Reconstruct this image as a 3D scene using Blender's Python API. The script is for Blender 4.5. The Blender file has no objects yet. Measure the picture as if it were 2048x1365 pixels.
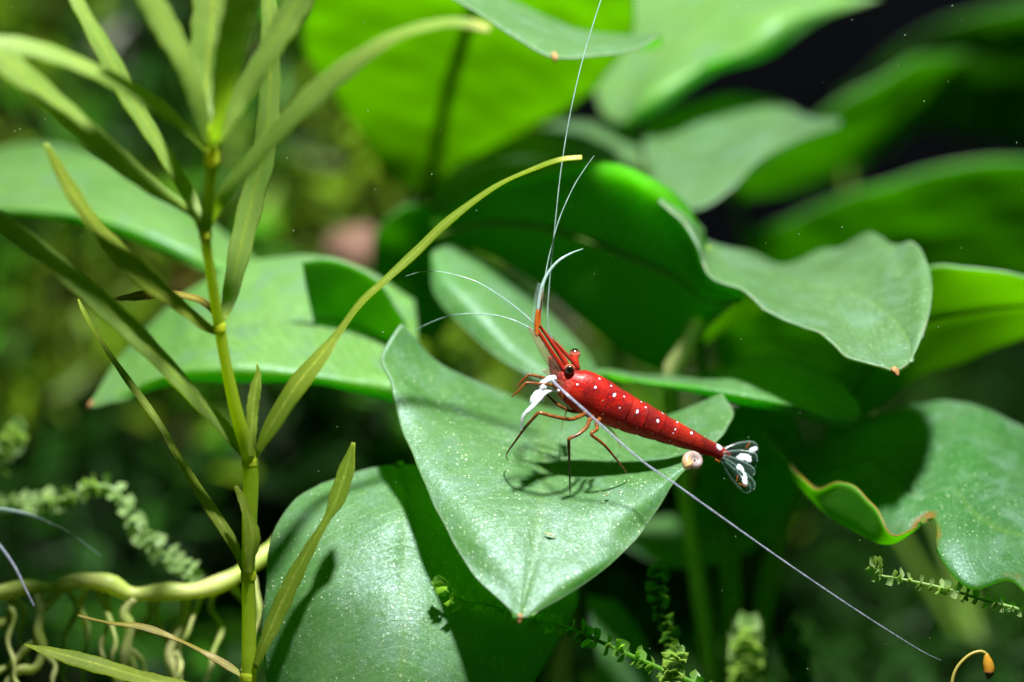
import bpy, math, random
import numpy as np
from mathutils import Vector, Matrix

# ------------------------------------------------------------------ scene, camera, light
# one Blender unit is one centimetre
sc = bpy.context.scene
sc.unit_settings.system = 'METRIC'
sc.unit_settings.scale_length = 0.01
PITCH = math.radians(12.0)
FOCUS = 22.5
PXCM = 2048 / 9.0                      # picture pixels per centimetre in the plane of focus
FWD = np.array([0.0, math.cos(PITCH), -math.sin(PITCH)])
UPV = np.array([0.0, math.sin(PITCH), math.cos(PITCH)])
RGT = np.array([1.0, 0.0, 0.0])
CAM = -FWD * FOCUS

cam_data = bpy.data.cameras.new('camera')
cam_data.sensor_width = 36.0
cam_data.lens = 36.0 * FOCUS / 9.0
cam_data.clip_start = 0.5
cam_data.clip_end = 300.0
cam_data.dof.use_dof = True
cam_data.dof.focus_distance = FOCUS
cam_data.dof.aperture_fstop = 0.105
cam = bpy.data.objects.new('camera', cam_data)
sc.collection.objects.link(cam)
cam.location = CAM
cam.rotation_euler = (math.pi / 2 - PITCH, 0, 0)
sc.camera = cam

world = bpy.data.worlds.new('World')
sc.world = world
world.use_nodes = True
bg = world.node_tree.nodes['Background']
bg.inputs[0].default_value = (0.20, 0.62, 0.18, 1)
bg.inputs[1].default_value = 0.085

lamp = bpy.data.lights.new('tank_lamp', 'AREA')
lamp.shape = 'DISK'
lamp.size = 1.5
lamp.energy = 18500
lamp.color = (1.0, 0.98, 0.93)
lamp_ob = bpy.data.objects.new('tank_lamp', lamp)
sc.collection.objects.link(lamp_ob)
lamp_ob.location = (2.2, -4.6, 17.5)
lamp_ob.rotation_euler = (Vector((0.3, 1.5, 0)) - Vector(lamp_ob.location)).to_track_quat('-Z', 'Y').to_euler()

sc.view_settings.view_transform = 'Standard'
sc.view_settings.look = 'None'
sc.view_settings.exposure = 0.0
sc.view_settings.gamma = 1.0
sc.view_settings.use_curve_mapping = False
sc.cycles.max_bounces = 10
sc.cycles.transparent_max_bounces = 16
sc.cycles.transmission_bounces = 10
sc.cycles.sample_clamp_indirect = 4.0
sc.cycles.caustics_reflective = False
sc.cycles.caustics_refractive = False

rng = random.Random(7)
nrng = np.random.default_rng(7)


def P(px, py, d=0.0):
    """A point d centimetres behind the plane of focus."""
    s = (FOCUS + d) / FOCUS / PXCM
    return CAM + FWD * (FOCUS + d) + RGT * ((px - 1024) * s) - UPV * ((py - 682.5) * s)


def project(v):
    r = v - CAM
    z = r @ FWD
    s = FOCUS * PXCM / z
    return 1024 + (r @ RGT) * s, 682.5 - (r @ UPV) * s


# ------------------------------------------------------------------ materials
def lin(r, g, b):
    f = lambda c: c / 12.92 if c <= 0.04045 else ((c + 0.055) / 1.055) ** 2.4
    return (f(r / 255), f(g / 255), f(b / 255), 1.0)


class N:
    """Small node-tree helper."""
    def __init__(self, name):
        self.m = bpy.data.materials.new(name)
        self.m.use_nodes = True
        self.t = self.m.node_tree
        self.t.nodes.clear()
        self.out = self.t.nodes.new('ShaderNodeOutputMaterial')

    def n(self, kind, **props):
        node = self.t.nodes.new(kind)
        for k, v in props.items():
            setattr(node, k, v)
        return node

    def l(self, a, b):
        self.t.links.new(a, b)

    def val(self, sock, v):
        if isinstance(v, bpy.types.NodeSocket):
            self.l(v, sock)
        else:
            sock.default_value = v

    def math(self, op, a, b=0.0, clamp=False):
        k = self.n('ShaderNodeMath', operation=op)
        k.use_clamp = clamp
        self.val(k.inputs[0], a); self.val(k.inputs[1], b)
        return k.outputs[0]

    def mix(self, f, a, b, blend='MIX'):
        k = self.n('ShaderNodeMix', data_type='RGBA', blend_type=blend)
        self.val(k.inputs['Factor'], f)
        self.val(k.inputs[6], a); self.val(k.inputs[7], b)
        return k.outputs[2]

    def mixf(self, f, a, b):
        k = self.n('ShaderNodeMix', data_type='FLOAT')
        self.val(k.inputs['Factor'], f)
        self.val(k.inputs[2], a); self.val(k.inputs[3], b)
        return k.outputs[0]

    def ramp(self, f, lo, hi):
        k = self.n('ShaderNodeMapRange', interpolation_type='SMOOTHSTEP')
        self.val(k.inputs[0], f)
        k.inputs[1].default_value = lo; k.inputs[2].default_value = hi
        return k.outputs[0]

    def noise(self, scale, detail=3.0, rough=0.55, vec=None, dist=0.0):
        k = self.n('ShaderNodeTexNoise')
        k.inputs['Scale'].default_value = scale
        k.inputs['Detail'].default_value = detail
        k.inputs['Roughness'].default_value = rough
        k.inputs['Distortion'].default_value = dist
        self.l(vec if vec is not None else self.obj(), k.inputs['Vector'])
        return k.outputs['Fac']

    def voro(self, scale, feature='F1', vec=None):
        k = self.n('ShaderNodeTexVoronoi', feature=feature)
        k.inputs['Scale'].default_value = scale
        self.l(vec if vec is not None else self.obj(), k.inputs['Vector'])
        return k

    def obj(self):
        if not hasattr(self, '_tc'):
            self._tc = self.n('ShaderNodeTexCoord')
        return self._tc.outputs['Object']

    def attr(self, name):
        k = self.n('ShaderNodeAttribute', attribute_name=name)
        return k

    def bump(self, h, strength=0.3, dist=0.01, normal=None):
        k = self.n('ShaderNodeBump')
        k.inputs['Strength'].default_value = strength
        k.inputs['Distance'].default_value = dist
        self.l(h, k.inputs['Height'])
        if normal is not None:
            self.l(normal, k.inputs['Normal'])
        return k.outputs[0]

    def principled(self, color, rough=0.5, spec=0.5, normal=None, coat=0.0, sss=0.0, sss_r=(1, .2, .1), sss_scale=0.05, alpha=None,
                   trans=0.0, ior=1.4, coat_rough=0.1):
        k = self.n('ShaderNodeBsdfPrincipled')
        self.val(k.inputs['Base Color'], color)
        self.val(k.inputs['Roughness'], rough)
        self.val(k.inputs['Specular IOR Level'], spec)
        self.val(k.inputs['IOR'], ior)
        if normal is not None:
            self.l(normal, k.inputs['Normal'])
        self.val(k.inputs['Coat Weight'], coat)
        k.inputs['Coat Roughness'].default_value = coat_rough
        if sss:
            k.inputs['Subsurface Weight'].default_value = sss
            k.inputs['Subsurface Radius'].default_value = sss_r
            k.inputs['Subsurface Scale'].default_value = sss_scale
        if trans:
            self.val(k.inputs['Transmission Weight'], trans)
        if alpha is not None:
            self.val(k.inputs['Alpha'], alpha)
        return k.outputs[0]

    def translucent(self, color, normal=None):
        k = self.n('ShaderNodeBsdfTranslucent')
        self.val(k.inputs['Color'], color)
        return k.outputs[0]

    def transparent(self, color=(1, 1, 1, 1)):
        k = self.n('ShaderNodeBsdfTransparent')
        self.val(k.inputs['Color'], color)
        return k.outputs[0]

    def mixs(self, f, a, b):
        k = self.n('ShaderNodeMixShader')
        self.val(k.inputs[0], f)
        self.l(a, k.inputs[1]); self.l(b, k.inputs[2])
        return k.outputs[0]

    def done(self, s):
        self.l(s, self.out.inputs['Surface'])
        return self.m


def leaf_material(name, base, base2, trans, tfac, rough=0.42, spec=0.5, dots=1.0, sparkle=1.0, veins=0.30, brown=0.0, vein_n=26, bloom=0.35):
    """Broad leaf skin: mottled green, pale cell dots, lateral veins, rough pearly gloss, light passing through."""
    k = N(name)
    uv = k.attr('leaf_uv').outputs['Vector']
    sep = k.n('ShaderNodeSeparateXYZ'); k.l(uv, sep.inputs[0])
    u, v = sep.outputs[0], sep.outputs[1]
    au = k.math('ABSOLUTE', u)
    # large and fine mottling
    n1 = k.noise(1.1, 4, 0.6)
    n2 = k.noise(7.0, 4, 0.65)
    col = k.mix(k.ramp(n1, 0.35, 0.68), base, base2)
    col = k.mix(k.math('MULTIPLY', k.ramp(n2, 0.45, 0.75), 0.35), col, tuple(min(1, c * 1.45 + 0.006) for c in base2[:3]) + (1,))
    # pale waxy bloom in patches
    n5 = k.noise(2.6, 8, 0.72, dist=0.5)
    bl = k.math('MULTIPLY', k.ramp(n5, 0.47, 0.66), bloom * 1.7)
    col = k.mix(bl, col, (0.125, 0.225, 0.165, 1))
    n6 = k.noise(1.7, 8, 0.75, dist=0.9)
    col = k.mix(k.math('MULTIPLY', k.ramp(n6, 0.56, 0.70), 0.55 * bloom), col, (0.075, 0.095, 0.025, 1))
    # side veins sweep from midrib towards the tip
    ph = k.math('ADD', k.math('MULTIPLY', k.math('SUBTRACT', v, k.math('MULTIPLY', k.math('POWER', au, 1.5), 0.33)), vein_n),
                k.math('MULTIPLY', n1, 1.2))
    w = k.math('SINE', k.math('MULTIPLY', ph, 6.2832))
    vl = k.math('MULTIPLY', k.ramp(w, 0.55, 1.0), k.math('SUBTRACT', 1.0, k.math('MULTIPLY', au, 0.7)))
    col = k.mix(k.math('MULTIPLY', vl, veins), col, tuple(c * 1.5 + 0.01 for c in base2[:3]) + (1,))
    # midrib
    mid = k.math('SUBTRACT', 1.0, k.ramp(au, 0.008, 0.045))
    col = k.mix(k.math('MULTIPLY', mid, 0.30), col, (0.13, 0.27, 0.05, 1))
    # dots of pale cells
    vo = k.voro(27.0)
    sepc = k.n('ShaderNodeSeparateColor'); k.l(vo.outputs['Color'], sepc.inputs[0])
    thr = k.math('ADD', 0.075, k.math('MULTIPLY', k.math('POWER', sepc.outputs[0], 2.0), 0.17))
    d = k.math('LESS_THAN', vo.outputs['Distance'], thr)
    d = k.math('MULTIPLY', d, dots)
    dotn = k.ramp(k.noise(1.6, 3), 0.36, 0.60)
    d = k.math('MULTIPLY', d, k.mixf(dotn, 0.3, 1.0))
    col = k.mix(k.math('MULTIPLY', d, 0.9), col, (0.62, 0.72, 0.50, 1))
    # finer dots in between, painted pale to imitate sparkle in the sheen
    vf = k.voro(44.0)
    sf = k.n('ShaderNodeSeparateColor'); k.l(vf.outputs['Color'], sf.inputs[0])
    fd = k.math('MULTIPLY', k.math('LESS_THAN', vf.outputs['Distance'], k.math('MULTIPLY', sf.outputs[0], 0.42)), k.math('MULTIPLY', k.ramp(k.noise(1.3, 4, 0.65), 0.42, 0.62), 0.55 * dots))
    col = k.mix(fd, col, (0.24, 0.36, 0.27, 1))
    mg = k.math('ADD', k.attr('margin').outputs['Fac'], k.math('MULTIPLY', k.math('SUBTRACT', n2, 0.5), 0.03 + brown))
    col = k.mix(k.math('MULTIPLY', k.math('SUBTRACT', 1.0, k.ramp(mg, 0.008, 0.03)), 0.5), col, (0.17, 0.24, 0.15, 1))
    if brown:
        col = k.mix(k.math('SUBTRACT', 1.0, k.ramp(k.math('ADD', mg, k.math('MULTIPLY', k.ramp(u, -0.2, 0.3), 9.0)), brown * 0.45, brown * 1.3)), col, (0.20, 0.085, 0.02, 1))
        col = k.mix(k.math('MULTIPLY', k.ramp(n1, 0.55, 0.72), 0.45), col, (0.13, 0.11, 0.05, 1))
    # relief: veins, cells, unevenness
    vc = k.voro(70.0)
    sc2 = k.n('ShaderNodeSeparateColor'); k.l(vc.outputs['Color'], sc2.inputs[0])
    b1 = k.bump(vl, 0.10, 0.012)
    b1 = k.bump(n2, 0.18, 0.05, b1)
    b1 = k.bump(k.noise(2.8, 3, 0.5, dist=0.3), 0.16, 0.06, b1)
    b2 = k.bump(sc2.outputs[1], 0.95 * sparkle, 0.012, b1)
    rg = k.math('ADD', rough, k.math('MULTIPLY', k.math('SUBTRACT', n2, 0.5), 0.25))
    sp = k.math('ADD', k.math('MULTIPLY', k.math('MULTIPLY', sc2.outputs[0], sc2.outputs[0]), 0.7 * sparkle), spec)
    pr = k.principled(col, rg, sp, b2)
    pr.node.inputs['Specular Tint'].default_value = (0.70, 0.92, 1.0, 1)
    tcol = k.mix(k.ramp(n1, 0.3, 0.7), trans, tuple(c * 0.9 for c in trans[:3]) + (1,))
    tcol = k.mix(k.math('MULTIPLY', mid, 0.6), tcol, (0.05, 0.15, 0.01, 1))
    tcol = k.mix(k.math('MULTIPLY', vl, 0.45), tcol, tuple(c * 0.6 for c in trans[:3]) + (1,))
    return k.done(k.mixs(tfac, pr, k.translucent(tcol)))


M = {}
M['leaf_top'] = leaf_material('leaf_skin', (0.062, 0.155, 0.042, 1), (0.090, 0.195, 0.066, 1), (0.38, 0.92, 0.01, 1), 0.40, spec=0.45, rough=0.45)
M['leaf_under'] = leaf_material('leaf_underside', (0.045, 0.14, 0.015, 1), (0.06, 0.17, 0.02, 1), (0.38, 0.92, 0.01, 1), 0.72, rough=0.65, spec=0.1,
                                dots=0.0, sparkle=0.2, bloom=0.0)
M['leaf_lime'] = leaf_material('leaf_skin_thin', (0.075, 0.165, 0.030, 1), (0.10, 0.20, 0.040, 1), (0.49, 0.93, 0.012, 1), 0.42, spec=0.4, rough=0.46, veins=0.4)
M['under_lime'] = leaf_material('leaf_underside_thin', (0.06, 0.15, 0.012, 1), (0.08, 0.18, 0.018, 1), (0.49, 0.93, 0.012, 1), 0.70, rough=0.65, spec=0.1, dots=0.0, sparkle=0.2, bloom=0.0, veins=0.5)
M['leaf_dull'] = leaf_material('leaf_skin_dull', (0.075, 0.15, 0.055, 1), (0.09, 0.18, 0.07, 1), (0.34, 0.80, 0.03, 1), 0.38, dots=0.6, rough=0.48, spec=0.35)
M['leaf_lit'] = leaf_material('leaf_skin_lit', (0.115, 0.255, 0.055, 1), (0.15, 0.30, 0.085, 1), (0.46, 0.92, 0.02, 1), 0.42, spec=0.5, rough=0.42, dots=0.5)  # paler green paints in the stronger light on these leaves
M['leaf_torn'] = leaf_material('leaf_skin_browned_edge', (0.035, 0.12, 0.030, 1), (0.06, 0.15, 0.055, 1), (0.40, 0.88, 0.02, 1), 0.40, brown=0.07, dots=0.8, spec=0.3, rough=0.45)


def simple(name, col, rough=0.5, spec=0.5, noise=None, tfac=0.0, tcol=None, coat=0.0, bump=0.0, bscale=20.0, sss=0.0):
    k = N(name)
    c = col
    nz = k.noise(noise[0] if noise else 10.0, 4, 0.6)
    if noise:
        c = k.mix(k.ramp(nz, 0.35, 0.68), col, noise[1])
    nb = k.bump(k.noise(bscale, 4), bump, 0.02) if bump else None
    s = k.principled(c, rough, spec, nb, coat=coat, sss=sss)
    if tfac:
        s = k.mixs(tfac, s, k.translucent(tcol or col))
    return k.done(s)


M['rim'] = simple('leaf_margin', (0.10, 0.19, 0.12, 1), 0.4, 0.6, (9.0, (0.16, 0.20, 0.12, 1)), 0.25, (0.3, 0.5, 0.1, 1), bump=0.4, bscale=30)
M['rim_brown'] = simple('leaf_margin_brown', (0.17, 0.09, 0.03, 1), 0.5, 0.4, (12.0, (0.30, 0.17, 0.06, 1)), 0.2, (0.5, 0.3, 0.05, 1), bump=0.5, bscale=40)
M['tip'] = simple('leaf_tip_brown', (0.22, 0.10, 0.04, 1), 0.6, 0.3, (30.0, (0.34, 0.20, 0.08, 1)), bump=0.4, bscale=40)
M['petiole'] = simple('petiole_skin', (0.10, 0.20, 0.02, 1), 0.4, 0.5, (4.0, (0.15, 0.26, 0.04, 1)), 0.3, (0.4, 0.65, 0.03, 1), bump=0.15)
M['petiole_pale'] = simple('petiole_skin_pale', (0.42, 0.46, 0.20, 1), 0.4, 0.5, (3.0, (0.30, 0.38, 0.10, 1)), 0.25, (0.6, 0.7, 0.2, 1), bump=0.15)
M['rhizome'] = simple('rhizome_skin', (0.34, 0.46, 0.09, 1), 0.4, 0.5, (2.0, (0.55, 0.56, 0.22, 1)), 0.35, (0.7, 0.8, 0.12, 1), bump=0.25, bscale=10)
M['root'] = simple('root_skin', (0.36, 0.47, 0.11, 1), 0.45, 0.4, (3.0, (0.60, 0.60, 0.28, 1)), 0.35, (0.7, 0.8, 0.15, 1), bump=0.2)


def narrow_material(name, c1, c2, trans, tfac):
    k = N(name)
    uv = k.attr('leaf_uv').outputs['Vector']
    sep = k.n('ShaderNodeSeparateXYZ'); k.l(uv, sep.inputs[0])
    au = k.math('ABSOLUTE', sep.outputs[0])
    v = sep.outputs[1]
    n1 = k.noise(2.2, 3)
    n2 = k.noise(26.0, 4, 0.7)
    col = k.mix(k.ramp(n1, 0.35, 0.65), c1, c2)
    col = k.mix(k.math('MULTIPLY', k.ramp(n2, 0.5, 0.75), 0.5), col, tuple(min(1, c * 1.6 + 0.01) for c in c2[:3]) + (1,))
    lines = k.math('SINE', k.math('MULTIPLY', sep.outputs[0], 40.0))
    col = k.mix(k.math('MULTIPLY', k.ramp(lines, 0.3, 1.0), 0.30), col, tuple(c * 0.6 for c in c1[:3]) + (1,))
    mid = k.math('SUBTRACT', 1.0, k.ramp(au, 0.05, 0.22))
    gl = k.math('LESS_THAN', k.voro(26.0).outputs['Distance'], 0.30)
    col = k.mix(k.math('MULTIPLY', mid, 0.6), col, (0.30, 0.36, 0.06, 1))
    col = k.mix(k.math('MULTIPLY', k.ramp(n1, 0.58, 0.72), 0.35), col, (0.10, 0.09, 0.02, 1))
    col = k.mix(k.math('MULTIPLY', k.ramp(au, 0.86, 0.98), 0.45), col, (0.16, 0.13, 0.035, 1))
    col = k.mix(k.math('MULTIPLY', k.math('MULTIPLY', mid, gl), 0.55), col, (0.50, 0.52, 0.10, 1))
    tip = k.math('MULTIPLY', k.ramp(v, 0.93, 0.99), k.attr('tip_pale').outputs['Fac'])
    col = k.mix(tip, col, (0.52, 0.46, 0.17, 1))
    base = k.math('SUBTRACT', 1.0, k.ramp(v, 0.02, 0.12))
    col = k.mix(k.math('MULTIPLY', base, 0.5), col, (0.20, 0.26, 0.02, 1))
    nb = k.bump(k.math('ADD', k.math('MULTIPLY', lines, 0.3), n2), 0.25, 0.012)
    return k.done(k.mixs(tfac, k.principled(col, 0.42, 0.5, nb), k.translucent(trans)))


M['narrow'] = narrow_material('narrow_leaf_skin', (0.17, 0.255, 0.065, 1), (0.21, 0.295, 0.085, 1), (0.66, 0.88, 0.14, 1), 0.66)
M['narrow_olive'] = narrow_material('narrow_leaf_skin_olive', (0.135, 0.195, 0.022, 1), (0.18, 0.24, 0.032, 1), (0.62, 0.76, 0.06, 1), 0.60)
M['narrow_brown'] = narrow_material('narrow_leaf_skin_browned', (0.15, 0.13, 0.02, 1), (0.19, 0.15, 0.03, 1), (0.42, 0.38, 0.04, 1), 0.35)
M['stem'] = simple('stem_skin', (0.16, 0.24, 0.015, 1), 0.4, 0.3, (3.0, (0.21, 0.29, 0.025, 1)), 0.55, (0.75, 0.95, 0.03, 1), bump=0.12)
M['node'] = simple('stem_node_skin', (0.42, 0.50, 0.03, 1), 0.45, 0.3, (12.0, (0.34, 0.44, 0.04, 1)), 0.65, (0.95, 0.97, 0.05, 1), bump=0.2)
M['moss'] = simple('moss_leaf', (0.08, 0.20, 0.025, 1), 0.35, 0.6, (25.0, (0.13, 0.26, 0.05, 1)), 0.45, (0.35, 0.70, 0.05, 1))
M['moss_pale'] = simple('moss_leaf_pale', (0.20, 0.33, 0.11, 1), 0.3, 0.7, (25.0, (0.32, 0.44, 0.20, 1)), 0.40, (0.45, 0.70, 0.12, 1))
M['moss_shaded'] = simple('moss_leaf_shaded', (0.022, 0.070, 0.012, 1), 0.45, 0.3, (25.0, (0.035, 0.09, 0.018, 1)), 0.40, (0.15, 0.40, 0.03, 1))  # moss green darkened so the dim sprigs carry shade in their colour
M['capsule'] = simple('capsule_skin', (0.38, 0.22, 0.02, 1), 0.3, 0.6, (14.0, (0.50, 0.22, 0.03, 1)), 0.3, (0.8, 0.5, 0.05, 1))
M['stalk'] = simple('capsule_stalk', (0.34, 0.30, 0.07, 1), 0.4, 0.5, None, 0.3, (0.6, 0.5, 0.1, 1))
M['stone'] = simple('stone_skin', (0.17, 0.095, 0.070, 1), 0.7, 0.3, (1.5, (0.24, 0.14, 0.11, 1)), bump=0.6, bscale=4)
M['speck'] = simple('floating_speck', (0.5, 0.55, 0.4, 1), 0.6, 0.3)
M['debris'] = simple('leaf_debris', (0.45, 0.40, 0.12, 1), 0.6, 0.3, (30.0, (0.30, 0.20, 0.06, 1)))
M['bubble'] = None

k = N('tank_back_paint')
M['back'] = k.done(k.principled(k.mix(k.ramp(k.noise(0.12, 2), 0.35, 0.7), (0.0018, 0.0024, 0.0040, 1), (0.006, 0.008, 0.012, 1)), 0.8, 0.1))
k = N('substrate_soil')
M['soil'] = k.done(k.principled(k.mix(k.noise(3.0, 5), (0.004, 0.006, 0.003, 1), (0.012, 0.014, 0.006, 1)), 0.9, 0.1, k.bump(k.noise(5.0, 5), 0.6, 0.3)))

k = N('moss_mass')
tint = k.attr('tint').outputs['Color']
M['moss_mass'] = k.done(k.mixs(0.35, k.principled(tint, 0.5, 0.4), k.translucent(tint)))

# ------------------------------------------------------------------ mesh helpers
def tag(o, label, cat, group=None, kind=None):
    if label: o['label'] = label
    if cat: o['category'] = cat
    if group: o['group'] = group
    if kind: o['kind'] = kind
    return o


def empty(name, loc, label, cat, group=None):
    o = bpy.data.objects.new(name, None)
    o.empty_display_size = 0.2
    sc.collection.objects.link(o)
    o.location = Vector(loc)
    bpy.context.view_layer.update()
    return tag(o, label, cat, group)


def put(o, parent):
    sc.collection.objects.link(o)
    if parent is not None:
        root = parent
        inv = Matrix.Identity(4)
        top = parent
        while top.parent is not None:
            top = top.parent
        # every part keeps world coordinates: the chain above holds one translation
        if parent.parent is None:
            inv = Matrix.Translation(-Vector(parent.location))
        o.parent = parent
        o.matrix_parent_inverse = inv
    return o


def mesh_obj(name, verts, faces, mats, parent=None, midx=None, smooth=True, attrs=None):
    me = bpy.data.meshes.new(name)
    me.from_pydata([tuple(v) for v in verts], [], faces)
    for m in (mats if isinstance(mats, (list, tuple)) else [mats]):
        me.materials.append(m)
    if midx is not None:
        me.polygons.foreach_set('material_index', midx)
    if smooth:
        me.polygons.foreach_set('use_smooth', [True] * len(me.polygons))
    for an, (typ, data) in (attrs or {}).items():
        a = me.attributes.new(an, typ, 'POINT')
        data = np.asarray(data, dtype=np.float32)
        key = {'FLOAT': 'value', 'FLOAT_VECTOR': 'vector', 'FLOAT_COLOR': 'color'}[typ]
        a.data.foreach_set(key, data.ravel())
    me.update()
    return put(bpy.data.objects.new(name, me), parent)


def catmull(pts, n, closed=False):
    """Catmull-Rom resample of an (m,k) array to n samples, uniform in parameter."""
    pts = np.asarray(pts, float)
    m = len(pts)
    ext = np.vstack([2 * pts[0] - pts[1], pts, 2 * pts[-1] - pts[-2]])
    t = np.linspace(0, m - 1, n)
    i = np.minimum(t.astype(int), m - 2)
    f = (t - i)[:, None]
    p0, p1, p2, p3 = ext[i], ext[i + 1], ext[i + 2], ext[i + 3]
    return 0.5 * (2 * p1 + (p2 - p0) * f + (2 * p0 - 5 * p1 + 4 * p2 - p3) * f ** 2 + (3 * p1 - p0 - 3 * p2 + p3) * f ** 3)


def even(pts, n):
    """Catmull-Rom, then re-spaced evenly along the first three coordinates."""
    q = catmull(pts, max(200, n * 6))
    s = np.r_[0, np.cumsum(np.linalg.norm(np.diff(q[:, :3], axis=0), axis=1))]
    t = np.linspace(0, s[-1], n)
    return np.stack([np.interp(t, s, q[:, c]) for c in range(q.shape[1])], 1)


def tube(path, rad, seg=8, taper_ends=True, flat=1.0, start=0):
    """verts, faces of a round tube through path (n,3) with radii rad (n,)."""
    path = np.asarray(path, float); n = len(path)
    rad = np.broadcast_to(np.asarray(rad, float), (n,))
    T = np.gradient(path, axis=0); T /= np.linalg.norm(T, axis=1)[:, None] + 1e-12
    u = np.cross(T[0], [0.3, 0.2, 0.93]); u /= np.linalg.norm(u)
    verts = []; faces = []
    for i in range(n):
        u = u - T[i] * (u @ T[i]); u /= np.linalg.norm(u)
        w = np.cross(T[i], u)
        for j in range(seg):
            a = 2 * math.pi * j / seg
            verts.append(path[i] + rad[i] * (math.cos(a) * u + math.sin(a) * flat * w))
    for i in range(n - 1):
        for j in range(seg):
            a = start + i * seg + j; b = start + i * seg + (j + 1) % seg
            faces.append((a, b, b + seg, a + seg))
    c0 = len(verts)
    verts.append(path[0] - T[0] * rad[0] * 0.6); verts.append(path[-1] + T[-1] * rad[-1] * 0.6)
    for j in range(seg):
        faces.append((start + (j + 1) % seg, start + j, start + c0))
        a = start + (n - 1) * seg
        faces.append((a + j, a + (j + 1) % seg, start + c0 + 1))
    return verts, faces


def px_path(pts, n):
    """pts (px,py,d[,extra...]) -> evenly spaced world path and the extra columns."""
    w = np.array([np.r_[P(*p[:3]), p[3:]] for p in pts])
    q = even(w, n)
    return q[:, :3], q[:, 3:]


def tube_obj(name, pts, mat, parent, n=24, seg=8, flat=1.0, wob=0.0):
    """pts: (px,py,d,radius in px)"""
    path, ex = px_path(pts, n)
    r = ex[:, 0] / PXCM
    if wob:
        r = r * (1 + wob * np.sin(np.linspace(0, n * 0.9, n) + rng.random() * 6))
    v, f = tube(path, r, seg, flat=flat)
    return mesh_obj(name, v, f, mat, parent)


def value_noise(p, scale, seed):
    """Smooth pseudo noise from summed sines, -1..1 about."""
    r = np.random.default_rng(seed)
    s = 0
    for _ in range(5):
        kx = r.normal(size=3) * scale
        s = s + np.sin(p @ kx + r.random() * 6.28)
    return s / 3.0


def sheet(name, G, parent, mats, thick=0.03, flip=False, uvv=None, edge_round=True, extra=None):
    """A closed leaf blade from a grid G (rows along, columns across) of upper-surface points."""
    R, C = G.shape[:2]
    du = np.gradient(G, axis=1); dv = np.gradient(G, axis=0)
    nrm = np.cross(du, dv); ln = np.linalg.norm(nrm, axis=2, keepdims=True)
    nrm = nrm / np.maximum(ln, 1e-9)
    if flip: nrm = -nrm
    u = np.linspace(-1, 1, C)[None, :].repeat(R, 0)
    v = np.linspace(0, 1, R)[:, None].repeat(C, 1)
    th = thick * (1 - 0.35 * np.abs(u) ** 6)
    lo = G - nrm * th[..., None]
    verts = np.concatenate([G.reshape(-1, 3), lo.reshape(-1, 3)])
    K = R * C
    faces = []; mi = []
    idx = lambda i, j: i * C + j
    for i in range(R - 1):
        for j in range(C - 1):
            a, b, c, d = idx(i, j), idx(i, j + 1), idx(i + 1, j + 1), idx(i + 1, j)
            top = (a, b, c, d) if not flip else (d, c, b, a)
            faces.append(top); mi.append(0)
            faces.append(tuple(x + K for x in reversed(top))); mi.append(1)
    loop = [idx(0, j) for j in range(C)] + [idx(i, C - 1) for i in range(1, R)] + [idx(R - 1, j) for j in range(C - 2, -1, -1)] + [idx(i, 0) for i in range(R - 2, 0, -1)]
    for a, b in zip(loop, loop[1:] + loop[:1]):
        q = (b, a, a + K, b + K)
        faces.append(q if not flip else tuple(reversed(q))); mi.append(2)
    flat_g = G.reshape(-1, 3); rimv = flat_g[loop]
    marg = np.concatenate([np.sqrt(((c[:, None] - rimv[None]) ** 2).sum(2)).min(1) for c in np.array_split(flat_g, max(1, len(flat_g) // 800))])
    uv = np.stack([u, v, np.zeros_like(u)], 2).reshape(-1, 3)
    at = {'leaf_uv': ('FLOAT_VECTOR', np.concatenate([uv, uv])), 'margin': ('FLOAT', np.concatenate([marg, marg]))}
    for kx, val in (extra or {}).items():
        at[kx] = ('FLOAT', np.full(len(verts), val))
    return mesh_obj(name, verts, faces, mats, parent, mi, True, at)


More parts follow.
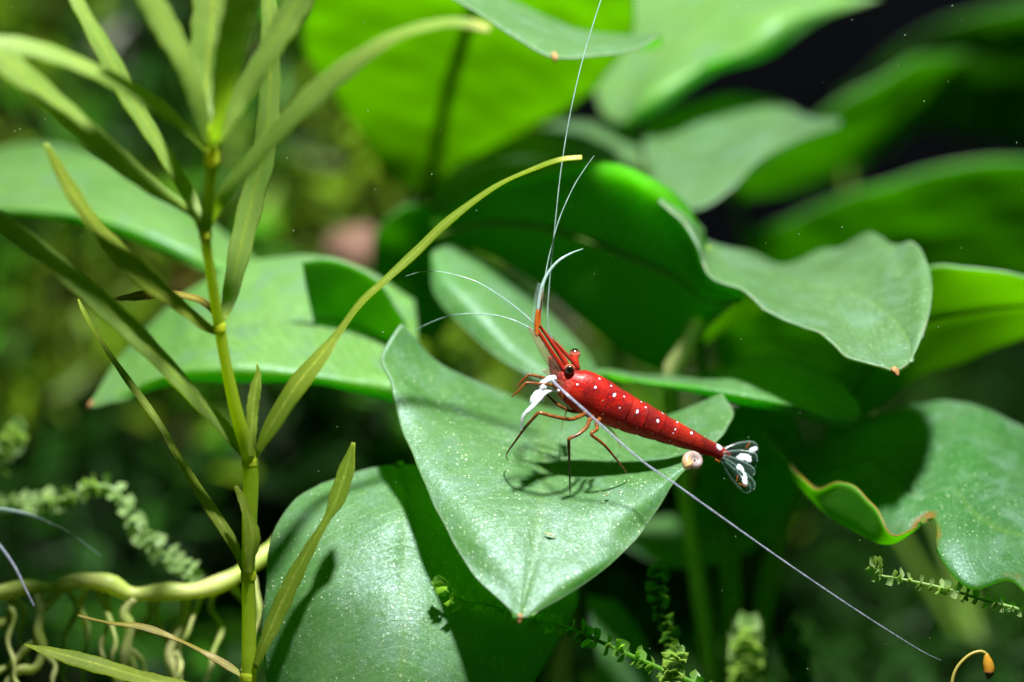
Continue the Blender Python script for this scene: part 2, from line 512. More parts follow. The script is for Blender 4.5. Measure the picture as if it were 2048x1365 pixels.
def broad_leaf(rows, parent, top='leaf_top', under='leaf_under', rim='rim', thick=0.03, n=60, m=44, wave=0.02, ws=2.0, seed=1, flip=None,
               label=None, tip=None, petiole=None, pet_mat='petiole', edge=0.012, rib=0.0):
    """rows: lists of (px,py,d) from one margin to the other, base (or one end) first."""
    ctrl = np.array([[P(*p) for p in row] for row in rows])
    A = np.stack([catmull(ctrl[i], m) for i in range(len(rows))])
    G = np.stack([catmull(A[:, j], n) for j in range(m)], 1)
    du = np.gradient(G, axis=1); dv = np.gradient(G, axis=0)
    nrm = np.cross(du, dv); nrm /= np.maximum(np.linalg.norm(nrm, axis=2, keepdims=True), 1e-9)
    w = value_noise(G.reshape(-1, 3), ws, seed).reshape(n, m) * wave + value_noise(G.reshape(-1, 3), ws * 3.1, seed + 50).reshape(n, m) * wave * 0.35
    G = G + nrm * w[..., None]
    # a slightly uneven margin
    uu = np.abs(np.linspace(-1, 1, m))[None, :] ** 8
    jit = value_noise(G.reshape(-1, 3), 9.0, seed + 9).reshape(n, m) * edge
    dirn = du / np.maximum(np.linalg.norm(du, axis=2, keepdims=True), 1e-9)
    G = G + dirn * (jit * uu)[..., None]
    # shallow groove along the midrib
    um = np.linspace(-1, 1, m)[None, :]
    if flip is None:
        flip = float(nrm[..., 2].mean()) < 0
    sgn = -1.0 if flip else 1.0
    G = G - nrm * (0.010 * sgn * np.exp(-(um / 0.05) ** 2))[..., None]
    o = sheet('leaf', G, parent, [M[top], M[under], M[rim]], thick, flip)
    if rib:
        cline = G[:, m // 2] + nrm[:, m // 2] * (thick * (1 if flip else -1))
        v, f = tube(cline[::2], np.linspace(1.0, 0.3, len(cline[::2])) * rib / PXCM, 8)
        mesh_obj('midrib', v, f, M['petiole'], o)
    if label: o['label'] = label
    if tip:
        path, ex = px_path(tip, 10)
        v, f = tube(path, ex[:, 0] / PXCM, 7)
        mesh_obj('leaf_tip', v, f, M['tip'], o)
    if petiole:
        path, ex = px_path(petiole, 26)
        v, f = tube(path, ex[:, 0] / PXCM, 9)
        mesh_obj('petiole', v, f, M[pet_mat], o)
    return o


def narrow_leaf(pts, parent, mat='narrow', turn=0.0, thick=0.014, n=46, m=11, fold=0.06, pale=0.0, label=None, serr=0.0, name='leaf'):
    """pts: (px,py,d,half width in px[,turn])  base first."""
    q = [tuple(p) + ((turn,) if len(p) == 4 else ()) for p in pts]
    path, ex = px_path(q, n)
    hw = np.maximum(ex[:, 0] * 0.86, 0.6) / PXCM
    T = np.gradient(path, axis=0); T /= np.linalg.norm(T, axis=1)[:, None]
    view = path - CAM; view /= np.linalg.norm(view, axis=1)[:, None]
    S = np.cross(T, view - np.array([0.1, -0.3, 0.75])); S /= np.linalg.norm(S, axis=1)[:, None]
    B = np.cross(S, T)
    # leaves grow turned towards the light
    best = (-9, 0.0)
    tol = np.array(lamp_ob.location) - path; tol /= np.linalg.norm(tol, axis=1)[:, None]
    for tt in np.linspace(-1.2, 1.2, 25):
        nn = np.cross(math.cos(tt) * S + math.sin(tt) * B, T)
        nn *= np.sign((nn * -view).sum(1))[:, None]
        if np.abs((nn * view).sum(1)).mean() < 0.74: continue
        sc_ = (nn * tol).sum(1).mean()
        if sc_ > best[0]: best = (sc_, tt)
    ang = best[1] + ex[:, 1]
    S2 = np.cos(ang)[:, None] * S + np.sin(ang)[:, None] * B
    B2 = np.cross(S2, T)
    u = np.linspace(-1, 1, m)
    hwj = hw * (1 + 0.05 * np.sin(np.arange(n) * 0.9 + rng.random() * 6))
    if serr:
        hwj = hwj * (1 + serr * (np.arange(n) % 2))
    G = path[:, None] + S2[:, None] * (hwj[:, None] * u[None])[..., None] + B2[:, None] * ((np.abs(u) ** 1.3)[None] * hwj[:, None] * fold)[..., None]
    G = G + B2[:, None] * (0.012 * np.sin(np.linspace(0, 13, n) + rng.random() * 6))[:, None, None] * u[None, :, None]
    nn = np.cross(np.gradient(G, axis=1), np.gradient(G, axis=0))
    flip = float(nn[..., 2].mean()) < 0
    o = sheet(name, G, parent, [M[mat]] * 3, thick, flip, extra={'tip_pale': pale})
    if label: o['label'] = label
    return o

# ------------------------------------------------------------------ setting: substrate, tank back
FLOOR_Z = -6.2
def plane(name, corners, mat, nx=2, ny=2, rough=0.0, seed=3):
    a, b, c, d = [np.array(x, float) for x in corners]
    vs = []; fs = []
    for i in range(ny):
        for j in range(nx):
            s, t = j / (nx - 1), i / (ny - 1)
            vs.append((a * (1 - s) + b * s) * (1 - t) + (d * (1 - s) + c * s) * t)
    vs = np.array(vs)
    if rough:
        vs[:, 2] += value_noise(vs, 0.5, seed) * rough + value_noise(vs, 1.7, seed + 1) * rough * 0.3
    for i in range(ny - 1):
        for j in range(nx - 1):
            k0 = i * nx + j
            fs.append((k0, k0 + 1, k0 + nx + 1, k0 + nx))
    return mesh_obj(name, vs, fs, mat)

floor = plane('aquarium_floor', [(-40, -12, FLOOR_Z), (40, -12, FLOOR_Z), (40, 34, FLOOR_Z), (-40, 34, FLOOR_Z)], M['soil'], 90, 60, 0.25)
tag(floor, 'dark soil bed of the planted tank', 'substrate', kind='structure')
back = plane('tank_back_wall', [(-60, 34, -12), (60, 34, -12), (60, 34, 30), (-60, 34, 30)], M['back'])
tag(back, 'black back pane of the tank', 'wall', kind='structure')


def moss_mass(name, spots, label, size, seed):
    """Many little moss leaves over a mounded slope: nobody could count them.  spots: (world point, radius, tint)"""
    r = np.random.default_rng(seed)
    vs = []; fs = []; tint = []
    for c, col, s in spots:
        a = r.normal(size=3); a /= np.linalg.norm(a)
        b = np.cross(a, r.normal(size=3)); b /= np.linalg.norm(b)
        w = s * size * (0.6 + 0.8 * r.random())
        L = w * (1.4 + r.random())
        cvec = np.cross(a, b) * w * 0.25
        k0 = len(vs)
        vs += [c - a * L, c - b * w * 0.55 + cvec, c + a * L, c + b * w * 0.55 + cvec]
        fs += [(k0, k0 + 1, k0 + 2), (k0, k0 + 2, k0 + 3)]
        tint += [col] * 4
    o = mesh_obj(name, vs, fs, M['moss_mass'], None, None, False, {'tint': ('FLOAT_COLOR', np.array([list(t) + [1] for t in tint]))})
    return tag(o, label, 'moss', kind='stuff')


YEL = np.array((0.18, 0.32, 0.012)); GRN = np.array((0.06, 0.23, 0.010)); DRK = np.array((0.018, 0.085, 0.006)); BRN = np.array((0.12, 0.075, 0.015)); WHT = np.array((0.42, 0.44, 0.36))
spots = []
r = np.random.default_rng(11)
# a mossy bank rising at the back left
def bank_point(x, t):
    y = 9.5 + 7.5 * t + 0.8 * math.sin(x * 0.9) + 0.5 * math.sin(x * 2.3 + 1)
    z = FLOOR_Z + 14.5 * t * (1.0 if x < -1.5 else max(0.12, 1 - (x + 1.5) * 0.38)) + 0.4 * math.sin(x * 1.7 + t * 7)
    return np.array((x, y, z))
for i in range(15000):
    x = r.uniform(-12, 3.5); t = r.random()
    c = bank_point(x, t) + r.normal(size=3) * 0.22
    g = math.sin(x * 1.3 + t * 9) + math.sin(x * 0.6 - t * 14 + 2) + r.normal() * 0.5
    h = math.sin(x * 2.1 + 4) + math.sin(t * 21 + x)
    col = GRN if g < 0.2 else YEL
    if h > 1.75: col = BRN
    if g < -1.15 or t < 0.19 + 0.05 * math.sin(x * 2): col = DRK  # lowest moss darkened to paint in shade; dark clumps are its own tone
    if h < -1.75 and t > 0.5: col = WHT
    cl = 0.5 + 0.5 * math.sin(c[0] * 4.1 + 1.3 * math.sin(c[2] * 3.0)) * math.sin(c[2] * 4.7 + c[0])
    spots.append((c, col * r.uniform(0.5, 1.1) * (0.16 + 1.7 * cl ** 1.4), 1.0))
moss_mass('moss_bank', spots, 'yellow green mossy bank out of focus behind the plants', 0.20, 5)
# the bank's own body
vs = []; fs = []
nx, ny = 60, 40
for i in range(ny):
    for j in range(nx):
        vs.append(bank_point(-13 + 17.2 * j / (nx - 1), i / (ny - 1)) + np.array((0, 0.4, -0.25)))
for i in range(ny - 1):
    for j in range(nx - 1):
        k0 = i * nx + j
        fs.append((k0, k0 + 1, k0 + nx + 1, k0 + nx))
tag(mesh_obj('bank', vs, fs, M['soil']), 'dark soil bank under the moss', 'bank', kind='structure')
# low moss over the floor, tinted dark to paint in leaf shade
spots = []
for i in range(12000):
    x = r.uniform(-11, 13); y = r.uniform(1.5, 26)
    z = FLOOR_Z + 0.15 + 0.7 * abs(math.sin(x * 0.8 + 1) * math.sin(y * 0.7)) * r.random() + 0.5 * r.random()
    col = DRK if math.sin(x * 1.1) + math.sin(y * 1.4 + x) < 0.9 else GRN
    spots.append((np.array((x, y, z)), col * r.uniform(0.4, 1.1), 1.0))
moss_mass('moss_carpet', spots, 'moss covering the floor of the tank, tinted dark to stand in for shade', 0.16, 6)

# a pinkish stone in the bank
def lump(name, c, rad, mat, parent=None, seed=1, sq=(1, 1, 1), amp=0.2, nu=28, nv=18):
    vs = []; fs = []
    for i in range(nv + 1):
        th = math.pi * i / nv
        for j in range(nu):
            ph = 2 * math.pi * j / nu
            vs.append((math.sin(th) * math.cos(ph), math.sin(th) * math.sin(ph), math.cos(th)))
    vs = np.array(vs)
    vs = vs * (1 + amp * value_noise(vs, 1.6, seed) + amp * 0.4 * value_noise(vs, 4.0, seed + 3))[:, None]
    vs = np.array(c) + vs * rad * np.array(sq)
    for i in range(nv):
        for j in range(nu):
            a = i * nu + j; b = i * nu + (j + 1) % nu
            fs.append((a, b, b + nu, a + nu))
    return mesh_obj(name, vs, fs, mat, parent)
tag(lump('stone', P(704, 500, 8.6), 0.31, M['stone'], seed=4, sq=(1.0, 0.8, 0.95)), 'pinkish stone blurred between the broad leaves and mossy bank', 'stone')

# ------------------------------------------------------------------ broad-leaved plants
front = empty('broadleaf_plant', P(760, 1560, 2.2), 'broad-leaved plant whose leaf carries the red shrimp', 'plant', 'broad-leaved water plants')
A_rows = [
    [(803, 650, 1.05), (893, 735, 1.45), (1085, 812, 1.75), (1290, 838, 1.55), (1448, 786, 1.25)],
    [(764, 712, .85), (897, 785, 1.05), (1088, 858, 1.12), (1300, 880, 1.0), (1465, 832, .95)],
    [(783, 772, .65), (908, 850, .62), (1090, 920, .48), (1285, 935, .40), (1418, 893, .42)],
    [(800, 852, .42), (920, 930, .20), (1086, 985, .06), (1262, 1000, .0), (1357, 958, .22)],
    [(838, 938, .12), (940, 1010, -.15), (1076, 1060, -.25), (1212, 1075, -.25), (1306, 1035, .02)],
    [(885, 1047, -.22), (965, 1090, -.4), (1064, 1130, -.48), (1165, 1140, -.5), (1250, 1103, -.28)],
    [(945, 1147, -.52), (1000, 1175, -.6), (1050, 1190, -.66), (1105, 1190, -.65), (1162, 1174, -.52)],
    [(1034, 1234, -.78), (1037, 1237, -.8), (1040, 1239, -.8), (1045, 1237, -.8), (1050, 1235, -.79)],
]
broad_leaf(A_rows, front, n=110, m=84, wave=0.020, seed=2, thick=0.026, edge=0.02, label='broad heart-shaped leaf under the shrimp',
           tip=[(1040, 1230, -.78, 6), (1040, 1238, -.8, 6), (1038, 1246, -.82, 3)],
           petiole=[(1095, 822, 1.75, 9), (1060, 900, 2.3, 10), (980, 1100, 2.6, 11), (860, 1350, 2.5, 12), (790, 1540, 2.2, 13)])
B_rows = [
    [(640, 962, .85), (715, 937, 1.0), (795, 925, 1.1), (880, 930, 1.2), (960, 960, 1.4)],
    [(585, 995, .62), (700, 985, .62), (810, 985, .68), (930, 990, .85), (1060, 1040, 1.2)],
    [(555, 1050, .45), (680, 1055, .35), (810, 1060, .35), (950, 1080, .5), (1130, 1130, 1.0)],
    [(537, 1120, .3), (670, 1140, .1), (810, 1150, .08), (970, 1170, .25), (1158, 1195, .75)],
    [(524, 1210, .15), (660, 1230, -.1), (810, 1245, -.15), (980, 1265, .05), (1122, 1272, .55)],
    [(522, 1300, .05), (650, 1330, -.25), (800, 1350, -.35), (960, 1360, -.1), (1072, 1350, .4)],
    [(545, 1400, -.05), (660, 1430, -.35), (790, 1450, -.45), (920, 1450, -.2), (1020, 1430, .25)],
    [(700, 1540, -.3), (740, 1555, -.4), (780, 1560, -.5), (830, 1555, -.4), (880, 1540, -.2)],
]
broad_leaf(B_rows, front, n=90, m=70, wave=0.05, ws=1.7, seed=3, thick=0.026, edge=0.025, label='leaf hanging under the shrimp\'s leaf, half in its shadow',
           petiole=[(800, 930, 1.1, 10), (790, 1000, 1.8, 10), (790, 1250, 2.3, 11), (770, 1540, 2.2, 13)])
D_rows = [
    [(178, 814, 2), (179, 811, 2.02), (180, 808, 2.04), (182, 804, 2.07), (185, 800, 2.1)],
    [(245, 804, 1.85), (240, 782, 1.883), (238, 760, 2.183), (240, 735, 2.483), (247, 708, 2.767)],
    [(330, 780, 1.767), (325, 747, 1.633), (322, 710, 2.167), (320, 670, 2.6), (320, 630, 3)],
    [(420, 765, 1.75), (425, 735, 1.45), (422, 670, 2.05), (417, 612, 2.45), (410, 562, 2.8)],
    [(530, 760, 1.75), (530, 738, 1.45), (525, 650, 2.05), (515, 578, 2.45), (510, 522, 2.8)],
    [(640, 772, 1.75), (640, 750, 1.45), (640, 655, 2.05), (640, 580, 2.45), (640, 513, 2.8)],
    [(730, 790, 1.75), (735, 765, 1.45), (740, 680, 2.05), (745, 610, 2.45), (742, 545, 2.8)],
    [(820, 815, 1.75), (825, 780, 1.45), (830, 720, 2.05), (835, 660, 2.45), (830, 600, 2.8)],
]
broad_leaf(D_rows, front, seed=4, wave=0.03, top='leaf_lit', label='leaf with a reddish tip behind the narrow stem',
           tip=[(186, 804, 2.02, 6), (180, 811, 2.0, 5), (175, 818, 2.0, 2)],
           petiole=[(830, 690, 2.9, 9), (860, 800, 3.2, 10), (850, 1150, 3.0, 11), (800, 1540, 2.4, 12)])
U_rows = [  # added leaf, its dark side stands in for shade on the leaf behind
    [(604, 520, 1.721), (612, 570, 1.872), (625, 630, 2.053), (640, 690, 2.234), (655, 745, 2.4)],
    [(655, 518, 1.725), (668, 580, 1.912), (680, 640, 2.093), (690, 700, 2.275), (700, 758, 2.45)],
    [(715, 535, 1.74), (728, 600, 1.936), (738, 660, 2.118), (745, 715, 2.284), (750, 770, 2.45)],
    [(765, 572, 1.758), (778, 630, 1.933), (788, 690, 2.113), (795, 740, 2.264), (800, 785, 2.4)],
    [(810, 640, 1.879), (818, 675, 1.985), (825, 710, 2.09), (830, 745, 2.195), (835, 780, 2.3)],
]
broad_leaf(U_rows, front, seed=5, wave=0.02, label='added dark leaf standing in for shade on the red-tipped leaf',
           petiole=[(815, 760, 2.4, 8), (840, 850, 2.7, 9), (850, 1150, 2.9, 10), (795, 1540, 2.3, 12)])
# creeping rhizome with its roots
rh = tube_obj('rhizome', [(-60, 1190, 1.3, 17.2), (10, 1184, 1.25, 17.2), (60, 1172, 1.2, 14.62), (105, 1180, 1.2, 12.9), (150, 1163, 1.15, 17.2), (215, 1166, 1.15, 18.92), (262, 1188, 1.2, 15.48), (330, 1184, 1.2, 18.06), (400, 1180, 1.25, 18.06),
    (470, 1152, 1.35, 17.2), (540, 1100, 1.5, 16.34), (600, 1050, 1.8, 15.48), (690, 1200, 2.4, 17.2), (760, 1540, 2.4, 18.92)], M['rhizome'], front, 90, 14, wob=0.11)
for pts in ([(78, 1190, 1.2, 13), (82, 1225, 1.15, 13), (76, 1262, 1.1, 13), (86, 1300, 1.1, 12), (70, 1338, 1.1, 12), (40, 1340, 1.15, 11), (15, 1368, 1.2, 11), (0, 1440, 1.3, 9)],
            [(20, 1195, 1.3, 11), (24, 1225, 1.3, 11), (5, 1245, 1.3, 11), (-20, 1262, 1.3, 10)],
            [(84, 1270, 1.1, 9), (50, 1300, 1.15, 9), (20, 1330, 1.2, 8), (-20, 1350, 1.2, 7)],
            [(118, 1185, 1.2, 11), (100, 1205, 1.18, 11), (84, 1222, 1.15, 10)],
            [(268, 1195, 1.2, 14), (248, 1228, 1.2, 14), (260, 1255, 1.2, 13), (252, 1300, 1.2, 13), (244, 1350, 1.25, 12), (236, 1420, 1.3, 10)],
            [(372, 1195, 1.3, 14), (368, 1235, 1.35, 14), (350, 1275, 1.4, 13), (338, 1310, 1.4, 13), (350, 1352, 1.45, 12), (372, 1430, 1.5, 10)],
            [(78, 1300, 1.1, 7), (110, 1330, 1.05, 7), (105, 1365, 1.0, 6), (120, 1420, 1.0, 5)],
            [(250, 1290, 1.2, 6), (285, 1325, 1.3, 6), (290, 1400, 1.4, 5)],
            [(30, 1190, 1.3, 7), (50, 1225, 1.4, 7), (40, 1270, 1.5, 6), (55, 1330, 1.6, 5)],
            [(170, 1180, 1.25, 7), (160, 1215, 1.4, 7), (175, 1260, 1.5, 6), (165, 1330, 1.6, 5), (170, 1420, 1.7, 5)],
            [(455, 1160, 1.4, 10), (490, 1205, 1.6, 9), (530, 1245, 1.8, 8), (560, 1330, 2.0, 7), (580, 1440, 2.0, 6)]):
    tube_obj('root', [q[:3] + (q[3] * .85,) for q in pts], M['root'], rh, 26, 10, wob=0.12)

rr_ = random.Random(31)
for x0, y0, d0 in ((45, 1180, 1.2), (130, 1175, 1.2), (190, 1170, 1.2), (225, 1172, 1.2), (300, 1186, 1.2), (335, 1186, 1.25), (415, 1178, 1.3), (440, 1168, 1.35), (500, 1135, 1.4)):
    x, y, d = x0, y0, d0 + 0.05
    pts = [(x, y, d, 6.5)]
    for q in range(6):
        x += rr_.uniform(-26, 26); y += rr_.uniform(24, 52); d += rr_.uniform(-.08, .14)
        pts.append((x, y, d, 6.2 - q * .6))
    tube_obj('root', pts, M['root'], rh, 30, 8, wob=0.15)

left = empty('broadleaf_plant', P(-160, 1300, 5.0), 'broad-leaved plant half hidden behind the narrow-leaved stem', 'plant', 'broad-leaved water plants')
M_rows = [
    [(-160, 400, 3.4), (-160, 375, 3.7), (-160, 345, 4.1), (-160, 320, 4.6), (-160, 295, 5.1)],
    [(-40, 425, 3.2), (-40, 405, 3.3), (-35, 365, 3.9), (-30, 325, 4.5), (-25, 295, 5.1)],
    [(80, 436, 3.0), (85, 415, 2.95), (90, 365, 3.7), (95, 322, 4.3), (100, 286, 5.0)],
    [(190, 456, 2.9), (195, 432, 2.8), (205, 390, 3.5), (210, 355, 4.1), (215, 320, 4.7)],
    [(300, 494, 2.8), (308, 468, 2.75), (318, 432, 3.3), (322, 405, 3.8), (325, 378, 4.3)],
    [(400, 540, 2.8), (410, 515, 2.8), (418, 490, 3.2), (424, 468, 3.6), (430, 446, 4.0)],
    [(480, 560, 2.9), (488, 545, 2.95), (495, 532, 3.2), (500, 520, 3.5), (506, 508, 3.7)],
    [(545, 560, 3.1), (547, 556, 3.1), (549, 552, 3.2), (551, 548, 3.3), (553, 544, 3.4)],
]
broad_leaf(M_rows, left, seed=6, wave=0.03, top='leaf_lit', label='pale leaf crossing behind the narrow-leaved stem',
           petiole=[(-160, 345, 4.1, 9), (-260, 500, 4.6, 10), (-250, 900, 5.0, 11), (-180, 1290, 5.0, 12)])

right = empty('broadleaf_plant', P(1480, 1580, 3.6), 'broad-leaved plant with wavy leaf and brown-edged torn leaf', 'plant', 'broad-leaved water plants')
C_rows = [
    [(1322, 398, 1.75), (1323, 396, 1.8), (1325, 394, 1.86), (1327, 392, 1.95), (1329, 390, 2.05)],
    [(1374, 446, 1.62), (1376, 442, 1.7), (1378, 438, 1.8), (1380, 435, 1.95), (1382, 432, 2.1)],
    [(1402, 490, 1.55), (1403, 482, 1.75), (1404, 474, 2), (1405, 466, 2.25), (1406, 460, 2.5)],
    [(1414, 525, 1.55), (1414, 508, 1.85), (1414, 497, 2.2), (1413, 488, 2.55), (1412, 481, 2.9)],
    [(1430, 555, 1.35), (1450, 537, 1.812), (1468, 524.736, 2.262), (1485, 508, 2.65), (1500, 499, 3.1)],
    [(1490, 578, 1.2), (1515, 562, 1.716), (1535, 552.142, 2.216), (1552, 535, 2.6), (1565, 526, 3.1)],
    [(1533, 620, 1), (1568, 592, 1.556), (1600, 572.928, 2.056), (1622, 540, 2.5), (1640, 498, 3.1)],
    [(1595, 651, 0.8), (1640, 615, 1.377), (1675, 582.878, 1.877), (1690, 525, 2.3), (1682, 492, 3)],
    [(1642, 672, 0.62), (1695, 640, 1.127), (1730, 597.878, 1.577), (1745, 525, 2), (1740, 463, 2.6)],
    [(1692, 714, 0.42), (1740, 680, 0.806), (1775, 626.928, 1.156), (1795, 550, 1.5), (1788, 490, 2.1)],
    [(1738, 728, 0.3), (1775, 705, 0.566), (1808, 665.142, 0.816), (1832, 590, 1.05), (1832, 486, 1.65)],
    [(1768, 738, 0.25), (1795, 722, 0.382), (1820, 692.736, 0.562), (1845, 630, 0.78), (1864, 560, 1.15)],
    [(1788, 744, 0.2), (1804, 736, 0.25), (1820, 722, 0.33), (1838, 690, 0.5), (1852, 640, 0.72)],
]
broad_leaf(C_rows, right, n=90, m=56, seed=8, wave=0.022, ws=2.6, thick=0.036, edge=0.02, top='leaf_dull', label='wavy-edged leaf pointing right with a brown tip',
           tip=[(1786, 738, .22, 7), (1792, 744, .2, 7), (1796, 752, .18, 3)],
           petiole=[(1415, 500, 2.2, 11), (1405, 560, 2.9, 12), (1400, 700, 3.2, 12), (1440, 1000, 3.6, 13), (1475, 1560, 3.6, 15)])
K_rows = [
    [(866, 450, 3.151), (866, 452, 3.051), (868, 462, 3.077), (872, 472, 3.103), (878, 482, 3.129), (885, 490, 3.15)],
    [(958, 389, 3.048), (958, 392, 2.928), (963, 425, 3.015), (973, 460, 3.106), (985, 490, 3.185), (997, 515, 3.25)],
    [(1061, 358, 2.75), (1060, 362, 2.6), (1070, 420, 2.751), (1085, 480, 2.908), (1100, 540, 3.064), (1118, 592, 3.2)],
    [(1193, 338, 2.448), (1190, 344, 2.248), (1195, 440, 2.499), (1205, 530, 2.733), (1215, 620, 2.968), (1228, 690, 3.15)],
    [(1293, 360, 2.15), (1285, 368, 1.87), (1290, 470, 2.294), (1295, 570, 2.614), (1302, 660, 2.848), (1312, 738, 3.05)],
    [(1380, 430, 2.288), (1370, 438, 1.988), (1366, 520, 2.36), (1362, 590, 2.601), (1358, 660, 2.782), (1350, 725, 2.95)],
    [(1434, 540, 2.423), (1424, 548, 2.123), (1423, 580, 2.365), (1420, 610, 2.502), (1413, 640, 2.578), (1400, 668, 2.65)],
    [(1499, 581, 2.117), (1495, 585, 1.917), (1490, 592, 2.094), (1482, 602, 2.18), (1468, 615, 2.212), (1450, 630, 2.25)],
]
broad_leaf(K_rows, right, n=70, m=56, seed=9, rib=7, wave=0.03, thick=0.04, edge=0.02, label='dark leaf seen from below behind the antennae',
           petiole=[(1395, 640, 2.2, 16), (1375, 690, 2.4, 20), (1340, 765, 2.6, 20), (1370, 1000, 3.2, 17), (1450, 1560, 3.6, 16)], pet_mat='petiole_pale')
V_rows = [
    [(1330, 600, 3.795), (1326, 640, 4.007), (1322, 680, 4.219), (1318, 720, 4.431), (1316, 752, 4.6)],
    [(1400, 560, 3.488), (1394, 600, 3.698), (1388, 640, 3.907), (1380, 680, 4.117), (1372, 715, 4.3)],
    [(1470, 540, 3.532), (1462, 572, 3.699), (1453, 605, 3.871), (1442, 640, 4.054), (1430, 668, 4.2)],
    [(1550, 550, 3.575), (1538, 570, 3.679), (1525, 590, 3.783), (1512, 612, 3.896), (1500, 632, 4)],
    [(1610, 575, 3.69), (1600, 582, 3.726), (1590, 590, 3.768), (1580, 598, 3.809), (1570, 606, 3.85)],
]
broad_leaf(V_rows, right, top='leaf_lime', under='under_lime', seed=16, wave=0.02, label='small backlit leaf under the wavy leaf',
           petiole=[(1325, 690, 4.1, 8), (1340, 800, 4.4, 9), (1400, 1100, 4.2, 10), (1470, 1560, 3.6, 12)])
W_rows = [
    [(1420, 640, 5.04), (1425, 670, 5.18), (1430, 700, 5.32), (1435, 730, 5.46), (1440, 760, 5.6)],
    [(1500, 605, 4.756), (1505, 645, 4.942), (1510, 685, 5.128), (1515, 725, 5.314), (1520, 765, 5.5)],
    [(1590, 600, 4.663), (1598, 645, 4.872), (1606, 690, 5.082), (1612, 735, 5.291), (1618, 780, 5.5)],
    [(1670, 630, 4.783), (1678, 675, 4.993), (1685, 720, 5.203), (1690, 765, 5.413), (1694, 805, 5.6)],
    [(1740, 690, 5.232), (1744, 715, 5.349), (1748, 740, 5.466), (1752, 765, 5.583), (1755, 790, 5.7)],
]
broad_leaf(W_rows, right, seed=17, wave=0.03, label='dim green leaf deep under the wavy leaf',
           petiole=[(1430, 720, 5.4, 8), (1420, 850, 5.4, 9), (1440, 1100, 4.6, 10), (1478, 1560, 3.6, 12)])
G_rows = [
    [(1182, 748, 1.7), (1186, 745, 1.7), (1190, 742, 1.75), (1195, 739, 1.8), (1200, 737, 1.9)],
    [(1290, 772, 1.6), (1294, 766, 1.5), (1300, 762, 1.65), (1305, 755, 2), (1310, 749, 2.4)],
    [(1400, 787, 1.5), (1400, 777, 1.3), (1403, 768, 1.6), (1407, 757, 2.2), (1412, 747, 2.8)],
    [(1490, 812, 1.45), (1490, 790, 1.25), (1495, 762, 1.7), (1505, 730, 2.4), (1515, 705, 3)],
    [(1580, 834, 1.4), (1588, 808, 1.25), (1598, 778, 1.7), (1605, 745, 2.3), (1605, 716, 2.9)],
    [(1655, 852, 1.4), (1666, 835, 1.35), (1674, 812, 1.6), (1672, 785, 2.1), (1665, 752, 2.6)],
    [(1708, 854, 1.6), (1716, 846, 1.6), (1722, 832, 1.65), (1720, 816, 1.8), (1712, 800, 2.1)],
]
broad_leaf(G_rows, right, seed=12, wave=0.015, label='low leaf in the shade of the wavy leaf',
           petiole=[(1420, 765, 2.4, 9), (1450, 850, 3.0, 10), (1470, 1100, 3.6, 11), (1480, 1560, 3.6, 14)])
E_rows = [
    [(1532, 862, 2.07), (1528, 862, 2.18), (1537, 860, 2.28), (1542, 858, 2.3), (1550, 855, 2.4), (1558, 852, 2.6)],
    [(1560, 905, 1.77), (1553, 912, 1.91), (1568, 898, 2.01), (1578, 890, 2.3), (1592, 882, 2.6), (1612, 880, 3)],
    [(1594, 945, 1.52), (1588, 952, 1.68), (1604, 935, 1.8), (1620, 920, 2.2), (1642, 900, 2.6), (1662, 875, 3)],
    [(1630, 978, 1.22), (1622, 988, 1.45), (1655, 955, 1.55), (1683, 920, 1.9), (1707, 885, 2.4), (1727, 838, 3)],
    [(1692, 970, 0.87), (1662, 1025, 1.19), (1715, 945, 1.29), (1748, 905, 1.65), (1782, 860, 2.2), (1806, 815, 2.8)],
    [(1744, 1012, 0.62), (1722, 1058, 0.92), (1778, 985, 1.02), (1815, 930, 1.35), (1850, 870, 1.9), (1875, 806, 2.5)],
    [(1786, 1072, 0.42), (1784, 1078, 0.58), (1818, 1025, 0.7), (1862, 965, 1.15), (1902, 885, 1.7), (1930, 806, 2.3)],
    [(1866, 1038, 0.62), (1868, 1034, 0.55), (1890, 1000, 0.7), (1922, 950, 1.05), (1957, 880, 1.6), (1985, 818, 2.2)],
    [(1882, 1108, 0.3), (1884, 1106, 0.18), (1926, 1060, 0.35), (1975, 990, 0.85), (2012, 910, 1.45), (2042, 848, 2.1)],
    [(1942, 1172, 0.05), (1944, 1170, -0.08), (1985, 1100, 0.2), (2032, 1020, 0.75), (2072, 940, 1.4), (2102, 880, 2)],
    [(2022, 1158, 0.1), (2024, 1156, 0), (2060, 1110, 0.25), (2100, 1050, 0.7), (2130, 980, 1.3), (2160, 920, 1.9)],
    [(2090, 1215, 0), (2092, 1213, -0.1), (2120, 1170, 0.15), (2150, 1110, 0.6), (2180, 1040, 1.2), (2215, 960, 1.8)],
    [(2200, 1200, 0.3), (2201, 1199, 0.25), (2215, 1170, 0.45), (2235, 1120, 0.8), (2255, 1070, 1.2), (2275, 1010, 1.7)],
]
broad_leaf(E_rows, right, top='leaf_torn', rim='leaf_torn', n=150, m=60, seed=14, wave=0.02, edge=0.055, thick=0.03, label='torn leaf with curled brown edge',
           petiole=[(1650, 905, 2.6, 9), (1600, 980, 3.0, 10), (1540, 1200, 3.6, 12), (1490, 1560, 3.6, 14)])
